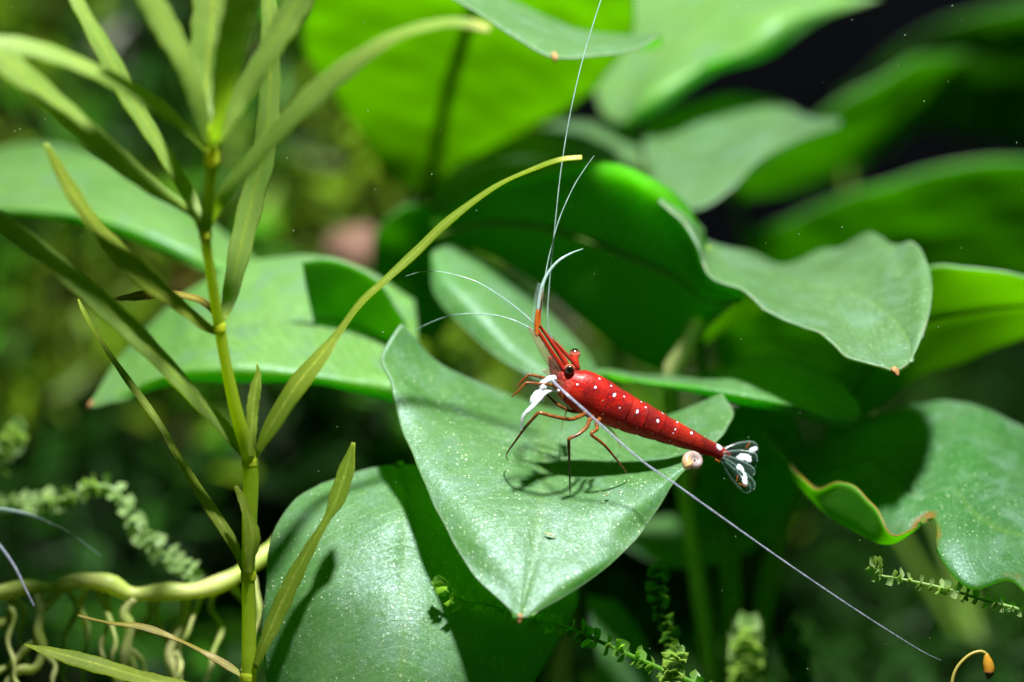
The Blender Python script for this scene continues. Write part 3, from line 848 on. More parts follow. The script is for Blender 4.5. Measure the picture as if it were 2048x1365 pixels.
F_rows = [
    [(1640, 905, 3.4), (1650, 885, 3.4), (1660, 865, 3.4), (1675, 845, 3.4), (1690, 825, 3.4)],
    [(1735, 832, 3.1), (1725, 790, 3.0), (1722, 750, 2.8), (1725, 710, 2.7), (1735, 670, 2.6)],
    [(1830, 757, 2.9), (1826, 700, 2.7), (1826, 650, 2.5), (1831, 595, 2.3), (1842, 540, 2.1)],
    [(1940, 717, 2.8), (1940, 670, 2.6), (1940, 620, 2.4), (1938, 575, 2.15), (1935, 532, 1.9)],
    [(2060, 667, 2.7), (2060, 635, 2.5), (2060, 605, 2.3), (2060, 578, 2.0), (2060, 553, 1.8)],
    [(2190, 640, 2.6), (2190, 620, 2.4), (2190, 600, 2.2), (2190, 585, 2.0), (2190, 570, 1.8)],
]
broad_leaf(F_rows, right, top='leaf_lime', under='under_lime', rib=6, seed=15, wave=0.02, edge=0.015, label='sunlit yellow-green leaf seen from below behind the wavy leaf',
           petiole=[(1655, 880, 3.4, 9), (1600, 960, 3.8, 10), (1520, 1200, 4.0, 11), (1495, 1560, 3.6, 13)])

rear = empty('broadleaf_plant', P(1080, 1480, 6.4), 'broad-leaved plant at the back with a glowing backlit leaf', 'plant', 'broad-leaved water plants')
H_rows = [
    [(846, 406, 7.3), (848, 406, 7.3), (850, 407, 7.3), (852, 406, 7.3), (855, 404, 7.3)],
    [(768, 350, 6.75), (812, 350, 6.85), (862, 345, 6.9), (900, 338, 6.85), (935, 322, 6.75)],
    [(712, 258, 6.05), (792, 262, 6.15), (875, 265, 6.25), (960, 268, 6.15), (1052, 254, 6.05)],
    [(655, 172, 5.15), (770, 176, 5.3), (890, 185, 5.45), (1015, 186, 5.3), (1165, 196, 5.15)],
    [(606, 98, 4.3), (750, 92, 4.5), (915, 100, 4.7), (1080, 100, 4.5), (1238, 115, 4.3)],
    [(612, 20, 3.6), (760, 10, 3.8), (940, 20, 4), (1110, 20, 3.8), (1268, 45, 3.6)],
    [(650, -70, 2.95), (790, -70, 3.15), (965, -60, 3.35), (1120, -60, 3.15), (1250, -40, 2.95)],
    [(800, -170, 2.7), (870, -175, 2.8), (960, -180, 2.9), (1050, -175, 2.8), (1130, -160, 2.7)],
]
broad_leaf(H_rows, rear, top='leaf_lime', under='under_lime', seed=20, wave=0.04, rib=20, label='bright yellow-green backlit leaf with dark midrib',
           petiole=[(850, 400, 7.5, 11), (860, 480, 7.6, 12), (900, 800, 7.6, 13), (1060, 1470, 6.4, 14)])
I_rows = [
    [(860, -30, 1.7), (868, -36, 1.85), (878, -42, 2.1), (890, -46, 2.4), (905, -48, 2.7), (911, -40, 3.05), (915, -26, 3.5)],
    [(958, 27, 1.5), (966, 19, 1.65), (976, 10, 1.9), (988, 0, 2.3), (1005, -8, 2.7), (1011, 0, 3.05), (1015, 14, 3.5)],
    [(1038, 80, 1.4), (1048, 70, 1.55), (1062, 57, 1.85), (1078, 42, 2.25), (1095, 33, 2.7), (1101, 41, 3.05), (1105, 55, 3.5)],
    [(1108, 115, 1.3), (1118, 102, 1.5), (1130, 88, 1.85), (1145, 70, 2.3), (1158, 60, 2.8), (1164, 68, 3.15), (1168, 82, 3.6)],
    [(1190, 111, 1.4), (1196, 104, 1.55), (1204, 94, 1.9), (1214, 80, 2.4), (1222, 70, 2.9), (1228, 78, 3.25), (1232, 92, 3.7)],
    [(1268, 98, 1.6), (1271, 94, 1.7), (1275, 88, 2), (1279, 80, 2.4), (1282, 72, 2.8), (1288, 80, 3.15), (1292, 94, 3.6)],
    [(1312, 76, 1.9), (1313, 74, 2), (1314, 72, 2.2), (1315, 70, 2.4), (1316, 67, 2.6), (1322, 75, 2.95), (1326, 89, 3.4)],
]
broad_leaf(I_rows, rear, seed=21, wave=0.012, top='leaf_dull', edge=0.012, label='drooping leaf edge with a small brown tip, seen edge on',
           tip=[(1108, 108, 1.32, 6), (1110, 117, 1.3, 6), (1110, 124, 1.3, 3)])
J_rows = [
    [(1198, 222, 5.6), (1212, 233, 5.45), (1228, 242, 5.3), (1242, 248, 5.1), (1252, 256, 5.2)],
    [(1180, 150, 6.0), (1222, 172, 5.7), (1262, 188, 5.4), (1300, 198, 4.9), (1325, 212, 5.1)],
    [(1160, 60, 6.5), (1240, 92, 6.0), (1312, 118, 5.5), (1385, 138, 4.9), (1428, 158, 5.1)],
    [(1170, -30, 6.8), (1270, 12, 6.2), (1372, 55, 5.6), (1480, 95, 4.9), (1540, 112, 5.1)],
    [(1250, -100, 7.0), (1350, -60, 6.4), (1450, -8, 5.8), (1560, 30, 5.0), (1640, 45, 5.2)],
    [(1420, -130, 7.0), (1490, -100, 6.5), (1570, -60, 6.0), (1660, -20, 5.4), (1765, -8, 5.3)],
]
broad_leaf(J_rows, rear, seed=22, wave=0.04, top='leaf_lit', label='large pale leaf with a white sheen, reaching out of the top',
           petiole=[(1262, 245, 5.3, 12), (1275, 290, 5.6, 14), (1262, 380, 5.8, 14), (1220, 800, 6.4, 14), (1090, 1470, 6.4, 14)])
N_rows = [
    [(1300, 372, 4.2), (1292, 335, 4.5), (1288, 300, 4.9), (1288, 268, 5.3), (1292, 240, 5.8)],
    [(1382, 424, 3.8), (1372, 360, 4.2), (1367, 305, 4.8), (1367, 255, 5.5), (1372, 212, 6.1)],
    [(1450, 386, 3.8), (1450, 332, 4.2), (1450, 282, 4.8), (1452, 235, 5.5), (1456, 192, 6.1)],
    [(1512, 322, 4), (1520, 287, 4.3), (1526, 256, 4.8), (1531, 226, 5.4), (1536, 200, 6)],
    [(1585, 282, 4.3), (1590, 268, 4.5), (1596, 256, 4.8), (1601, 245, 5.2), (1606, 234, 5.6)],
    [(1675, 254, 4.8), (1676, 251, 4.9), (1677, 248, 5), (1678, 244, 5.1), (1680, 240, 5.2)],
]
broad_leaf(N_rows, rear, seed=23, wave=0.04, top='leaf_dull', label='dull grey-green leaf far behind the wavy leaf',
           petiole=[(1300, 310, 5.0, 10), (1270, 500, 5.6, 11), (1200, 900, 7.0, 12), (1100, 1470, 6.4, 13)])
O_rows = [
    [(880, 452, 4.4), (870, 430, 4.55), (866, 412, 4.7), (867, 396, 4.9), (874, 380, 5.1)],
    [(952, 425, 4.1), (936, 392, 4.35), (928, 366, 4.65), (924, 346, 5.0), (924, 330, 5.4)],
    [(1040, 395, 3.9), (1030, 356, 4.25), (1022, 326, 4.65), (1015, 304, 5.2), (1010, 284, 5.7)],
    [(1132, 380, 3.8), (1126, 342, 4.25), (1121, 305, 4.8), (1118, 274, 5.4), (1116, 244, 6.0)],
    [(1222, 380, 3.9), (1222, 342, 4.3), (1223, 305, 4.8), (1226, 274, 5.3), (1229, 248, 5.8)],
    [(1280, 375, 4.2), (1282, 350, 4.4), (1284, 328, 4.7), (1284, 310, 5.0), (1281, 290, 5.3)],
]
broad_leaf(O_rows, rear, seed=24, wave=0.03, top='leaf_dull', label='pale leaf lying below the backlit leaf',
           petiole=[(1280, 335, 4.6, 9), (1300, 450, 5.4, 10), (1220, 800, 6.2, 11), (1085, 1470, 6.4, 12)])
L_rows = [
    [(862, 524, 2.75), (864, 508, 2.75), (878, 497, 2.85), (900, 492, 3), (925, 496, 3.15)],
    [(866, 585, 2.45), (893, 562, 2.4), (925, 548, 2.55), (957, 534, 2.8), (990, 528, 3.15)],
    [(918, 652, 2.25), (955, 628, 2.2), (992, 606, 2.35), (1028, 592, 2.65), (1064, 588, 3.05)],
    [(990, 712, 2.05), (1026, 692, 2.05), (1062, 672, 2.25), (1098, 658, 2.55), (1130, 655, 2.85)],
    [(1062, 752, 1.95), (1092, 738, 2), (1122, 726, 2.15), (1152, 715, 2.35), (1180, 710, 2.65)],
    [(1130, 785, 1.95), (1148, 778, 2), (1166, 770, 2.1), (1184, 762, 2.25), (1200, 757, 2.45)],
]
broad_leaf(L_rows, rear, seed=25, wave=0.02, label='narrow lit leaf sloping down behind the antennae',
           petiole=[(1180, 770, 2.9, 8), (1190, 850, 3.6, 9), (1150, 1100, 5.2, 10), (1085, 1470, 6.4, 12)])
P_rows = [
    [(748, 470, 4.904), (746, 520, 5.138), (750, 570, 5.372), (760, 610, 5.56), (775, 640, 5.7)],
    [(785, 424, 4.667), (790, 490, 4.978), (795, 560, 5.307), (800, 620, 5.589), (805, 665, 5.8)],
    [(840, 404, 4.503), (845, 480, 4.86), (850, 560, 5.236), (850, 630, 5.565), (845, 680, 5.8)],
    [(888, 432, 4.585), (895, 500, 4.904), (898, 570, 5.232), (890, 630, 5.513), (880, 670, 5.7)],
    [(910, 500, 4.947), (915, 540, 5.133), (915, 580, 5.32), (910, 610, 5.46), (905, 640, 5.6)],
]
broad_leaf(P_rows, rear, seed=26, wave=0.03, label='round dark leaf seen from below behind the narrow leaf',
           petiole=[(850, 660, 5.5, 9), (880, 750, 5.8, 10), (960, 1100, 6.2, 11), (1065, 1470, 6.4, 12)])

far = empty('broadleaf_plant', P(1950, 1300, 9.0), 'dark broad-leaved plant deep in the background behind the wavy leaf', 'plant', 'broad-leaved water plants')
R_rows = [
    [(1470, 400, 11), (1462, 385, 10.788), (1460, 372, 10.604), (1465, 360, 10.434), (1475, 348, 10.265)],
    [(1590, 372, 10.6), (1575, 345, 10.223), (1567, 320, 9.874), (1565, 296, 9.538), (1570, 275, 9.245)],
    [(1740, 318, 10.2), (1715, 280, 9.676), (1700, 248, 9.234), (1692, 220, 8.848), (1695, 192, 8.462)],
    [(1860, 240, 10.6), (1840, 205, 10.111), (1828, 178, 9.734), (1822, 150, 9.343), (1825, 120, 8.924)],
    [(1935, 175, 11), (1928, 160, 10.788), (1925, 145, 10.576), (1925, 130, 10.364), (1930, 112, 10.109)],
    [(1965, 130, 11.4), (1965, 127, 11.357), (1966, 124, 11.314), (1967, 120, 11.257), (1968, 116, 11.2)],
]
broad_leaf(R_rows, far, seed=30, wave=0.05, label='blurred yellow-green pointed leaf in the background', top='leaf_top',
           petiole=[(1475, 375, 8.2, 10), (1500, 500, 8.8, 11), (1700, 900, 9.2, 12), (1930, 1290, 9.0, 13)])
S_rows = [
    [(1500, 470, 9.234), (1510, 520, 9.699), (1520, 570, 10.164), (1540, 620, 10.628), (1560, 660, 11)],
    [(1610, 425, 8.723), (1620, 490, 9.325), (1635, 550, 9.881), (1650, 610, 10.437), (1670, 660, 10.9)],
    [(1760, 365, 8.075), (1770, 440, 8.766), (1785, 520, 9.503), (1800, 590, 10.147), (1815, 650, 10.7)],
    [(1900, 328, 7.827), (1910, 410, 8.578), (1925, 490, 9.31), (1935, 560, 9.951), (1945, 620, 10.5)],
    [(2050, 315, 7.799), (2060, 400, 8.578), (2070, 480, 9.31), (2080, 550, 9.951), (2085, 610, 10.5)],
    [(2240, 340, 8.211), (2240, 400, 8.761), (2240, 470, 9.401), (2240, 530, 9.951), (2240, 590, 10.5)],
]
broad_leaf(S_rows, far, rib=12, seed=31, wave=0.05, label='big dark green leaf filling the background behind the wavy leaf',
           petiole=[(1560, 600, 10.0, 11), (1650, 750, 10.2, 12), (1850, 1000, 9.6, 13), (1945, 1290, 9.0, 14)])
T_rows = [
    [(1660, 260, 14.4), (1665, 240, 14.19), (1672, 222, 14), (1682, 205, 13.821), (1695, 190, 13.664)],
    [(1800, 250, 14), (1795, 205, 13.532), (1795, 160, 13.064), (1800, 120, 12.648), (1810, 85, 12.284)],
    [(1950, 270, 13.6), (1945, 200, 12.88), (1945, 135, 12.211), (1950, 75, 11.594), (1960, 25, 11.08)],
    [(2100, 300, 14), (2100, 220, 13.168), (2100, 140, 12.336), (2100, 65, 11.555), (2105, 0, 10.879)],
    [(2280, 280, 14.4), (2280, 210, 13.664), (2280, 150, 13.032), (2280, 90, 12.401), (2280, 40, 11.875)],
]
broad_leaf(T_rows, far, seed=32, wave=0.06, label='dim leaf in the far background at the top',
           petiole=[(1680, 230, 11.8, 11), (1720, 500, 12.0, 12), (1860, 900, 11.0, 13), (1960, 1290, 9.0, 14)])
# dim leaves low down between the shrimp's leaf and the torn leaf
for rows, lb, sd in (
    ([[(1230, 1085, 4.2), (1235, 1070, 4.4), (1240, 1058, 4.6), (1248, 1046, 4.8)],
      [(1330, 1130, 4.0), (1330, 1095, 4.2), (1335, 1062, 4.5), (1345, 1030, 4.9)],
      [(1440, 1125, 4.0), (1445, 1085, 4.2), (1452, 1048, 4.6), (1465, 1012, 5.0)],
      [(1540, 1080, 4.2), (1545, 1050, 4.4), (1552, 1020, 4.7), (1560, 990, 5.0)],
      [(1610, 1020, 4.5), (1613, 1010, 4.6), (1616, 1000, 4.7), (1620, 990, 4.8)]], 'dim leaf low in the gap beside the torn leaf', 41),
    ([[(1180, 1190, 3.2), (1195, 1195, 3.3), (1212, 1200, 3.4), (1230, 1200, 3.5)],
      [(1190, 1260, 3.0), (1220, 1265, 3.1), (1250, 1270, 3.3), (1280, 1265, 3.5)],
      [(1200, 1340, 2.9), (1235, 1345, 3.0), (1270, 1350, 3.2), (1305, 1345, 3.4)],
      [(1215, 1430, 2.9), (1245, 1435, 3.0), (1275, 1440, 3.2), (1305, 1435, 3.4)]], 'upright dim leaf below the shrimp\'s leaf tip', 42),
    ([[(1410, 870, 3.0), (1400, 930, 3.26), (1390, 990, 3.52), (1380, 1050, 3.8)],
      [(1470, 815, 2.75), (1465, 895, 3.1), (1455, 975, 3.45), (1440, 1060, 3.8)],
      [(1530, 798, 2.7), (1535, 880, 3.05), (1530, 960, 3.4), (1515, 1050, 3.8)],
      [(1590, 830, 2.9), (1605, 890, 3.15), (1605, 950, 3.45), (1590, 1010, 3.7)]], 'glowing leaf behind the tail fan', 43),
):
    broad_leaf(rows, rear if sd != 43 else right, seed=sd, wave=0.03, n=34, m=26, label=lb)

# ------------------------------------------------------------------ narrow-leaved stem plant
stemp = empty('stem_plant', P(498, 1500, -0.2), 'slender upright plant with narrow leaves in whorls on a jointed stem', 'plant')
tube_obj('stem', [(500, 1500, -.2, 15), (498, 1365, -.2, 15), (498, 1250, -.22, 14), (497, 1150, -.25, 13), (499, 1040, -.28, 15), (500, 930, -.32, 15), (474, 830, -.5, 13),
                  (452, 730, -.65, 11), (438, 650, -.75, 11), (421, 545, -.95, 10), (411, 468, -1.1, 10), (419, 390, -1.3, 11), (424, 318, -1.45, 12), (426, 250, -1.55, 9)], M['stem'], stemp, 80, 12)
def node(px, py, d, rr, hh):
    tube_obj('node', [(px, py + hh, d, rr * .93), (px, py + hh * .4, d, rr * .96), (px, py - hh * .3, d, rr * .98), (px, py - hh, d, rr * .9)], M['node'], stemp, 10, 12)
node(500, 924, -.32, 17, 9); node(497, 1152, -.25, 16, 9); node(411, 468, -1.1, 13, 10); node(424, 312, -1.47, 15, 16); node(440, 655, -.75, 12, 8); node(497, 1354, -.2, 17, 8)
nl = [
    # uppermost whorl
    ([(418, 290, -1.5, 8), (400, 210, -1.7, 22), (370, 120, -1.9, 31), (320, 30, -2.1, 34), (270, -60, -2.3, 30)], 'narrow', .2, 0),
    ([(422, 285, -1.5, 10), (412, 180, -1.3, 30), (420, 80, -1.3, 42), (428, -20, -1.3, 46), (430, -120, -1.3, 36)], 'narrow', .1, 0),
    ([(430, 285, -1.55, 9), (446, 180, -1.9, 26), (466, 80, -2.1, 36), (490, -30, -2.3, 38), (510, -120, -2.4, 26)], 'narrow', -.2, 0),
    ([(434, 290, -1.5, 8), (478, 200, -1.5, 24), (530, 110, -1.6, 34), (590, 10, -1.7, 38), (640, -80, -1.8, 30)], 'narrow', -.3, 0),
    ([(414, 300, -1.5, 7), (380, 262, -1.6, 14), (310, 208, -1.8, 20), (220, 155, -2.0, 22), (110, 108, -2.2, 24), (0, 85, -2.4, 22), (-80, 90, -2.5, 14)], 'narrow', .5, 0),
    # whorl at the bright yellow joint
    ([(404, 462, -1.1, 7), (385, 425, -1.2, 14), (300, 368, -1.4, 24), (200, 285, -1.7, 31), (100, 196, -1.9, 34), (0, 112, -2.1, 32), (-80, 60, -2.2, 20)], 'narrow', .35, 0),
    ([(406, 455, -1.1, 7), (380, 390, -1.0, 17), (330, 305, -1.0, 24), (262, 195, -1.1, 27), (200, 80, -1.2, 26), (150, -10, -1.2, 20), (120, -70, -1.2, 10)], 'narrow', -.2, 0),
    ([(416, 455, -1.1, 7), (445, 395, -1.3, 15), (500, 325, -1.5, 22), (590, 225, -1.8, 27), (690, 138, -2.0, 25), (790, 72, -2.2, 18), (880, 46, -2.3, 13), (935, 46, -2.35, 11), (980, 58, -2.4, 7)], 'narrow', .2, 1.0),
    # joint behind the pale leaf
    ([(446, 640, -.75, 7), (458, 600, -.6, 16), (480, 500, -.5, 26), (505, 395, -.5, 28), (530, 290, -.6, 27), (540, 180, -.7, 24), (540, 60, -.8, 20), (535, -50, -.8, 12)], 'narrow', -.4, 0),
    ([(436, 665, -.7, 8), (410, 650, -.75, 17), (355, 605, -.9, 25), (275, 540, -1.1, 29), (195, 455, -1.2, 24), (140, 375, -1.3, 18), (92, 288, -1.4, 6)], 'narrow_olive', .3, 0),
    ([(440, 640, -.7, 4), (400, 600, -.4, 8), (330, 586, -.2, 12), (270, 592, 0, 12), (225, 598, .1, 5)], 'narrow_brown', .3, 0),
    # big joint
    ([(490, 912, -.35, 8), (455, 862, -.45, 19), (375, 775, -.65, 28), (285, 680, -.9, 31), (200, 602, -1.1, 32), (100, 515, -1.3, 32), (0, 442, -1.5, 28), (-90, 390, -1.6, 16)], 'narrow', .3, 0),
    ([(510, 912, -.35, 8), (538, 858, -.45, 20), (590, 775, -.55, 27), (640, 712, -.5, 24), (672, 670, -.4, 13), (720, 605, -.3, 12), (775, 555, -.25, 11), (835, 500, -.2, 11), (900, 438, -.2, 11), (990, 372, -.2, 10), (1070, 335, -.25, 10), (1120, 318, -.3, 9), (1164, 314, -.3, 6)], 'narrow_olive', .15, 1.0),
    ([(503, 915, -.42, 7), (503, 870, -.44, 11), (506, 815, -.42, 14), (512, 772, -.4, 12), (517, 745, -.38, 5), (515, 728, -.38, 1.5)], 'narrow_olive', .5, 0),
    # joint above the rhizome
    ([(490, 1145, -.27, 8), (466, 1085, -.22, 13), (405, 990, -.15, 16), (350, 900, -.1, 12), (320, 848, -.05, 9), (260, 765, 0, 9), (208, 690, .02, 9), (170, 625, .02, 7), (157, 598, .05, 2)], 'narrow_olive', .6, 0),
    ([(496, 1148, -.42, 9), (505, 1090, -.45, 20), (502, 1050, -.45, 20), (488, 1005, -.42, 12), (472, 972, -.40, 4)], 'narrow_olive', .1, 0),
    # lowest joint
    ([(508, 1335, -.3, 8), (535, 1270, -.35, 18), (585, 1160, -.35, 20), (625, 1085, -.32, 15), (652, 1040, -.3, 9), (672, 1000, -.3, 19), (692, 940, -.28, 19), (706, 885, -.26, 5)], 'narrow_olive', .2, 0),
    ([(486, 1352, -.2, 6), (440, 1322, -.18, 9), (370, 1285, -.15, 7), (290, 1255, -.12, 8), (220, 1245, -.1, 7), (155, 1231, -.1, 2)], 'narrow_brown', .5, 0),
    ([(485, 1400, -.3, 10), (420, 1392, -.28, 22), (310, 1362, -.22, 25), (200, 1330, -.15, 23), (110, 1305, -.1, 17), (70, 1294, -.08, 10), (50, 1288, -.08, 2)], 'narrow_olive', .25, 0),
]
for pts, mt, tw, pale in nl:
    tw = -0.12 if pts[-1][0] < pts[0][0] else 0.10
    narrow_leaf(pts, stemp, mt, tw, pale=pale, n=60, serr=0.05 if pts[0][1] > 1300 else 0.0)

# ------------------------------------------------------------------ moss sprigs
def moss_leaf_mesh(name, mat, w=0.42, point=0.0):
    """One cupped pointed leaf, length 1 along +Y, base at origin."""
    prof = [(0, .10), (.15, .30), (.35, .46), (.55, .44), (.75, .26), (.9, .09), (1.0, .0)]
    vs = []; fs = []
    for y, h in prof:
        h = h * w / .46
        for u in (-1, 0, 1):
            vs.append((u * h, y, 0.22 * abs(u) * h * 1.4 + 0.16 * y * y))
    for i in range(len(prof) - 1):
        for j in range(2):
            a = i * 3 + j
            fs.append((a, a + 1, a + 4, a + 3))
    me = bpy.data.meshes.new(name)
    me.from_pydata(vs, [], fs)
    me.materials.append(mat)
    me.polygons.foreach_set('use_smooth', [True] * len(fs))
    return me

LM = {m: moss_leaf_mesh('moss_leaf', M[m]) for m in ('moss', 'moss_pale', 'moss_shaded')}
LW = {m: moss_leaf_mesh('moss_leaf_round', M[m], 0.5) for m in ('moss', 'moss_pale', 'moss_shaded')}

def place_leaf(me, base, direction, normal, length, parent):
    y = Vector(direction).normalized()
    z = Vector(normal); z = (z - y * z.dot(y)).normalized()
    x = y.cross(z)
    o = bpy.data.objects.new('leaf', me)
    m = Matrix((x, y, z)).transposed().to_4x4()
    m = Matrix.Translation(Vector(base)) @ m @ Matrix.Scale(length, 4)
    sc.collection.objects.link(o)
    o.parent = parent
    o.matrix_parent_inverse = Matrix.Translation(-Vector(parent.location))
    o.matrix_basis = m
    return o

def sprig(pts, label, mat='moss', stemr=4, step=17, size=27, spread=0.9, rnd=False, tipn=4, seed=1, sides=3, drop=0.0):
    r2 = random.Random(seed)
    e = empty('moss_sprig', P(*pts[0][:3]), label, 'moss', 'moss sprigs')
    path, ex = px_path([p[:3] + (stemr,) for p in pts], 40)
    L = np.sum(np.linalg.norm(np.diff(path, axis=0), axis=1)) * PXCM
    rad = stemr / PXCM * np.linspace(1.0, 0.55, 40)
    v, f = tube(path, rad, 7)
    mesh_obj('stem', v, f, M[mat], e)
    n = int(L / step)
    T = np.gradient(path, axis=0)
    for i in range(n):
        t = (i + 0.5 + r2.uniform(-.2, .2)) / n * 39
        a = int(min(38, t)); c = path[a] + (path[a + 1] - path[a]) * (t - a)
        tg = T[a] / np.linalg.norm(T[a])
        side = np.cross(tg, FWD); side /= np.linalg.norm(side)
        for s in range(sides):
            ang = math.pi * (s % 2) + r2.uniform(-.9, .9) + (math.pi / 2 if s == 2 else 0)
            out = math.cos(ang) * side - math.sin(ang) * FWD
            dirn = out * spread + tg * r2.uniform(.1, 1.1)
            nrmv = -FWD * 0.8 + tg * -0.6 + out * 0.2 + np.array([r2.uniform(-.5, .5) for _ in range(3)])
            place_leaf((LW if rnd else LM)[mat], c + out * stemr / PXCM * .5, dirn, nrmv, size / PXCM * r2.uniform(.7, 1.2), e)
    for s in range(tipn):
        tg = T[-1] / np.linalg.norm(T[-1])
        side = np.cross(tg, FWD); side /= np.linalg.norm(side)
        dirn = tg + side * r2.uniform(-.6, .6) - FWD * r2.uniform(-.4, .5)
        place_leaf(LM[mat], path[-1] - tg * 0.02, dirn, -FWD + side * r2.uniform(-.8, .8), size * 1.15 / PXCM, e)
    return e

sprig([(2110, 1245, .1), (2048, 1222, .08), (1960, 1198, .05), (1900, 1180, .02), (1840, 1166, 0), (1790, 1156, 0), (1760, 1150, 0), (1754, 1128, 0)],
      'bright moss sprig hanging below the brown-edged torn leaf', 'moss_pale', 4, 19, 21, tipn=5, seed=3)
sprig([(1450, 1395, .1), (1380, 1362, .1), (1300, 1328, .1), (1210, 1288, .05), (1120, 1250, 0.0), (1050, 1236, -.05), (990, 1212, -.1), (920, 1200, -.15), (885, 1175, -.18)],
      'long moss sprig creeping under the tip of the shrimp\'s leaf', 'moss', 5, 20, 27, tipn=6, seed=4)
sprig([(1352, 1335, .9), (1340, 1285, .9), (1325, 1235, .85), (1312, 1190, .8), (1318, 1150, .8)],
      'dim upright moss sprig behind the bright moss tip', 'moss_shaded', 4, 20, 28, rnd=True, tipn=4, seed=5)
sprig([(1335, 1420, -.05), (1340, 1372, -.08), (1346, 1335, -.1), (1352, 1308, -.1)],
      'bright compact moss tip at the foot of the upright moss', 'moss_pale', 9, 7, 23, rnd=True, tipn=9, seed=6, sides=5)
sprig([(-60, 1010, 2.4), (40, 1006, 2.2), (130, 998, 2.0), (190, 972, 1.9), (235, 985, 1.9), (265, 1040, 1.9), (300, 1085, 1.8), (345, 1120, 1.7), (385, 1150, 1.6)],
      'blurred pale moss strand above the pale rhizome', 'moss_pale', 6, 21, 30, rnd=True, tipn=3, seed=7, sides=4)
sprig([(-70, 960, 3.0), (-20, 930, 2.9), (15, 895, 2.8), (35, 865, 2.8)],
      'blurred moss tuft beside the blurred moss strand', 'moss_pale', 8, 12, 36, rnd=True, tipn=4, seed=8)
sprig([(1480, 1480, 2.6), (1485, 1400, 2.5), (1490, 1330, 2.4), (1495, 1260, 2.4)],
      'blurred yellowish moss shoot right of the moss tip', 'moss_pale', 10, 14, 42, rnd=True, tipn=5, seed=9)
sprig([(1610, 1480, 3.2), (1600, 1420, 3.1), (1592, 1340, 3.0), (1590, 1280, 3.0)],
      'blurred dim moss shoot between the torn leaf and moss shoot', 'moss_shaded', 10, 15, 40, rnd=True, tipn=4, seed=10)

# spore capsule on its hooked stalk
cp = empty('spore_capsule', P(1900, 1420, 0.0), 'amber spore capsule nodding on a hooked stalk', 'capsule')
tube_obj('stalk', [(1902, 1425, 0, 3.4), (1904, 1368, 0, 3.4), (1914, 1336, 0, 3.3), (1938, 1311, 0, 3.2), (1962, 1303, 0, 3.2), (1974, 1310, 0, 3.6)], M['stalk'], cp, 24, 8)
tube_obj('capsule', [(1973, 1308, 0, 3.8), (1974, 1316, 0, 7), (1976, 1326, 0, 10.2), (1978, 1336, 0, 11.2), (1978, 1344, 0, 10.6)], M['capsule'], cp, 16, 14)
tube_obj('lid', [(1978, 1343, 0, 10.8), (1978, 1348, 0, 9), (1977, 1353, 0, 6), (1976, 1358, 0, 2)], M['tip'], cp, 10, 14)

# ------------------------------------------------------------------ the shrimp
k = N('shrimp_shell')
ca = k.attr('tint')
wh = k.attr('spot').outputs['Fac']
n1 = k.noise(7.0, 6, 0.72, dist=0.6)
n2 = k.noise(45.0, 4, 0.7)
c = ca.outputs['Color']
c = k.mix(k.math('MULTIPLY', k.ramp(n1, 0.43, 0.56), 0.80), c, (0.13, 0.008, 0.010, 1))
n3 = k.noise(22.0, 5, 0.7, dist=0.8)
c = k.mix(k.math('MULTIPLY', k.ramp(n3, 0.52, 0.62), 0.75), c, (0.07, 0.008, 0.012, 1))
c = k.mix(k.math('MULTIPLY', k.ramp(k.noise(5.0, 3), 0.50, 0.62), 0.40), c, (0.50, 0.030, 0.010, 1))
c = k.mix(k.math('MULTIPLY', k.ramp(n2, 0.50, 0.75), 0.18), c, (0.80, 0.12, 0.04, 1))
wh = k.math('ADD', wh, k.math('MULTIPLY', k.math('SUBTRACT', n2, 0.5), 0.7))
c = k.mix(k.ramp(wh, 0.22, 0.5), c, (0.09, 0.015, 0.05, 1))
c = k.mix(k.math('MULTIPLY', k.math('LESS_THAN', k.voro(42.0).outputs['Distance'], 0.2), 0.55), c, (0.06, 0.006, 0.010, 1))
c = k.mix(k.ramp(wh, 0.46, 0.72), c, (0.86, 0.82, 0.88, 1))
nb = k.bump(k.math('ADD', n2, k.math('MULTIPLY', n1, 0.8)), 0.45, 0.012)
M['shell'] = k.done(k.mixs(0.20, k.principled(c, k.math('ADD', 0.28, k.math('MULTIPLY', n1, 0.22)), 0.40, nb, coat=0.08, coat_rough=0.25), k.translucent((0.8, 0.03, 0.02, 1))))

def horn(name, c1, c2, alpha, rough=0.25, c3=None, split=None, white=None):
    """Translucent chitin: colour plus how much of it is there."""
    k = N(name)
    nz = k.noise(30.0, 3, 0.6)
    col = k.mix(k.ramp(nz, 0.35, 0.65), c1, c2)
    p = k.principled(col, rough, 0.6, None, coat=0.3)
    p = k.mixs(0.25, p, k.translucent(c2))
    return k.done(k.mixs(alpha, k.transparent(), p))

M['shell_dark'] = horn('swimmeret_skin', (0.22, 0.025, 0.015, 1), (0.34, 0.07, 0.03, 1), 0.9)
M['leg'] = horn('leg_skin', (0.13, 0.036, 0.008, 1), (0.26, 0.085, 0.018, 1), 0.92)
M['leg_far'] = horn('leg_skin_faint', (0.40, 0.16, 0.06, 1), (0.45, 0.22, 0.10, 1), 0.6)
M['stalk_red'] = horn('antenna_base', (0.36, 0.014, 0.008, 1), (0.24, 0.022, 0.010, 1), 0.93)
M['orange'] = horn('antenna_orange', (0.42, 0.11, 0.012, 1), (0.36, 0.085, 0.01, 1), 0.95)
M['feeler'] = horn('antenna_pale', (0.40, 0.55, 0.52, 1), (0.28, 0.42, 0.40, 1), 0.65)
M['feeler_thick'] = horn('antenna_glassy', (0.46, 0.50, 0.62, 1), (0.26, 0.28, 0.40, 1), 0.5)
M['clear'] = horn('clear_scale', (0.30, 0.20, 0.14, 1), (0.22, 0.08, 0.04, 1), 0.30)
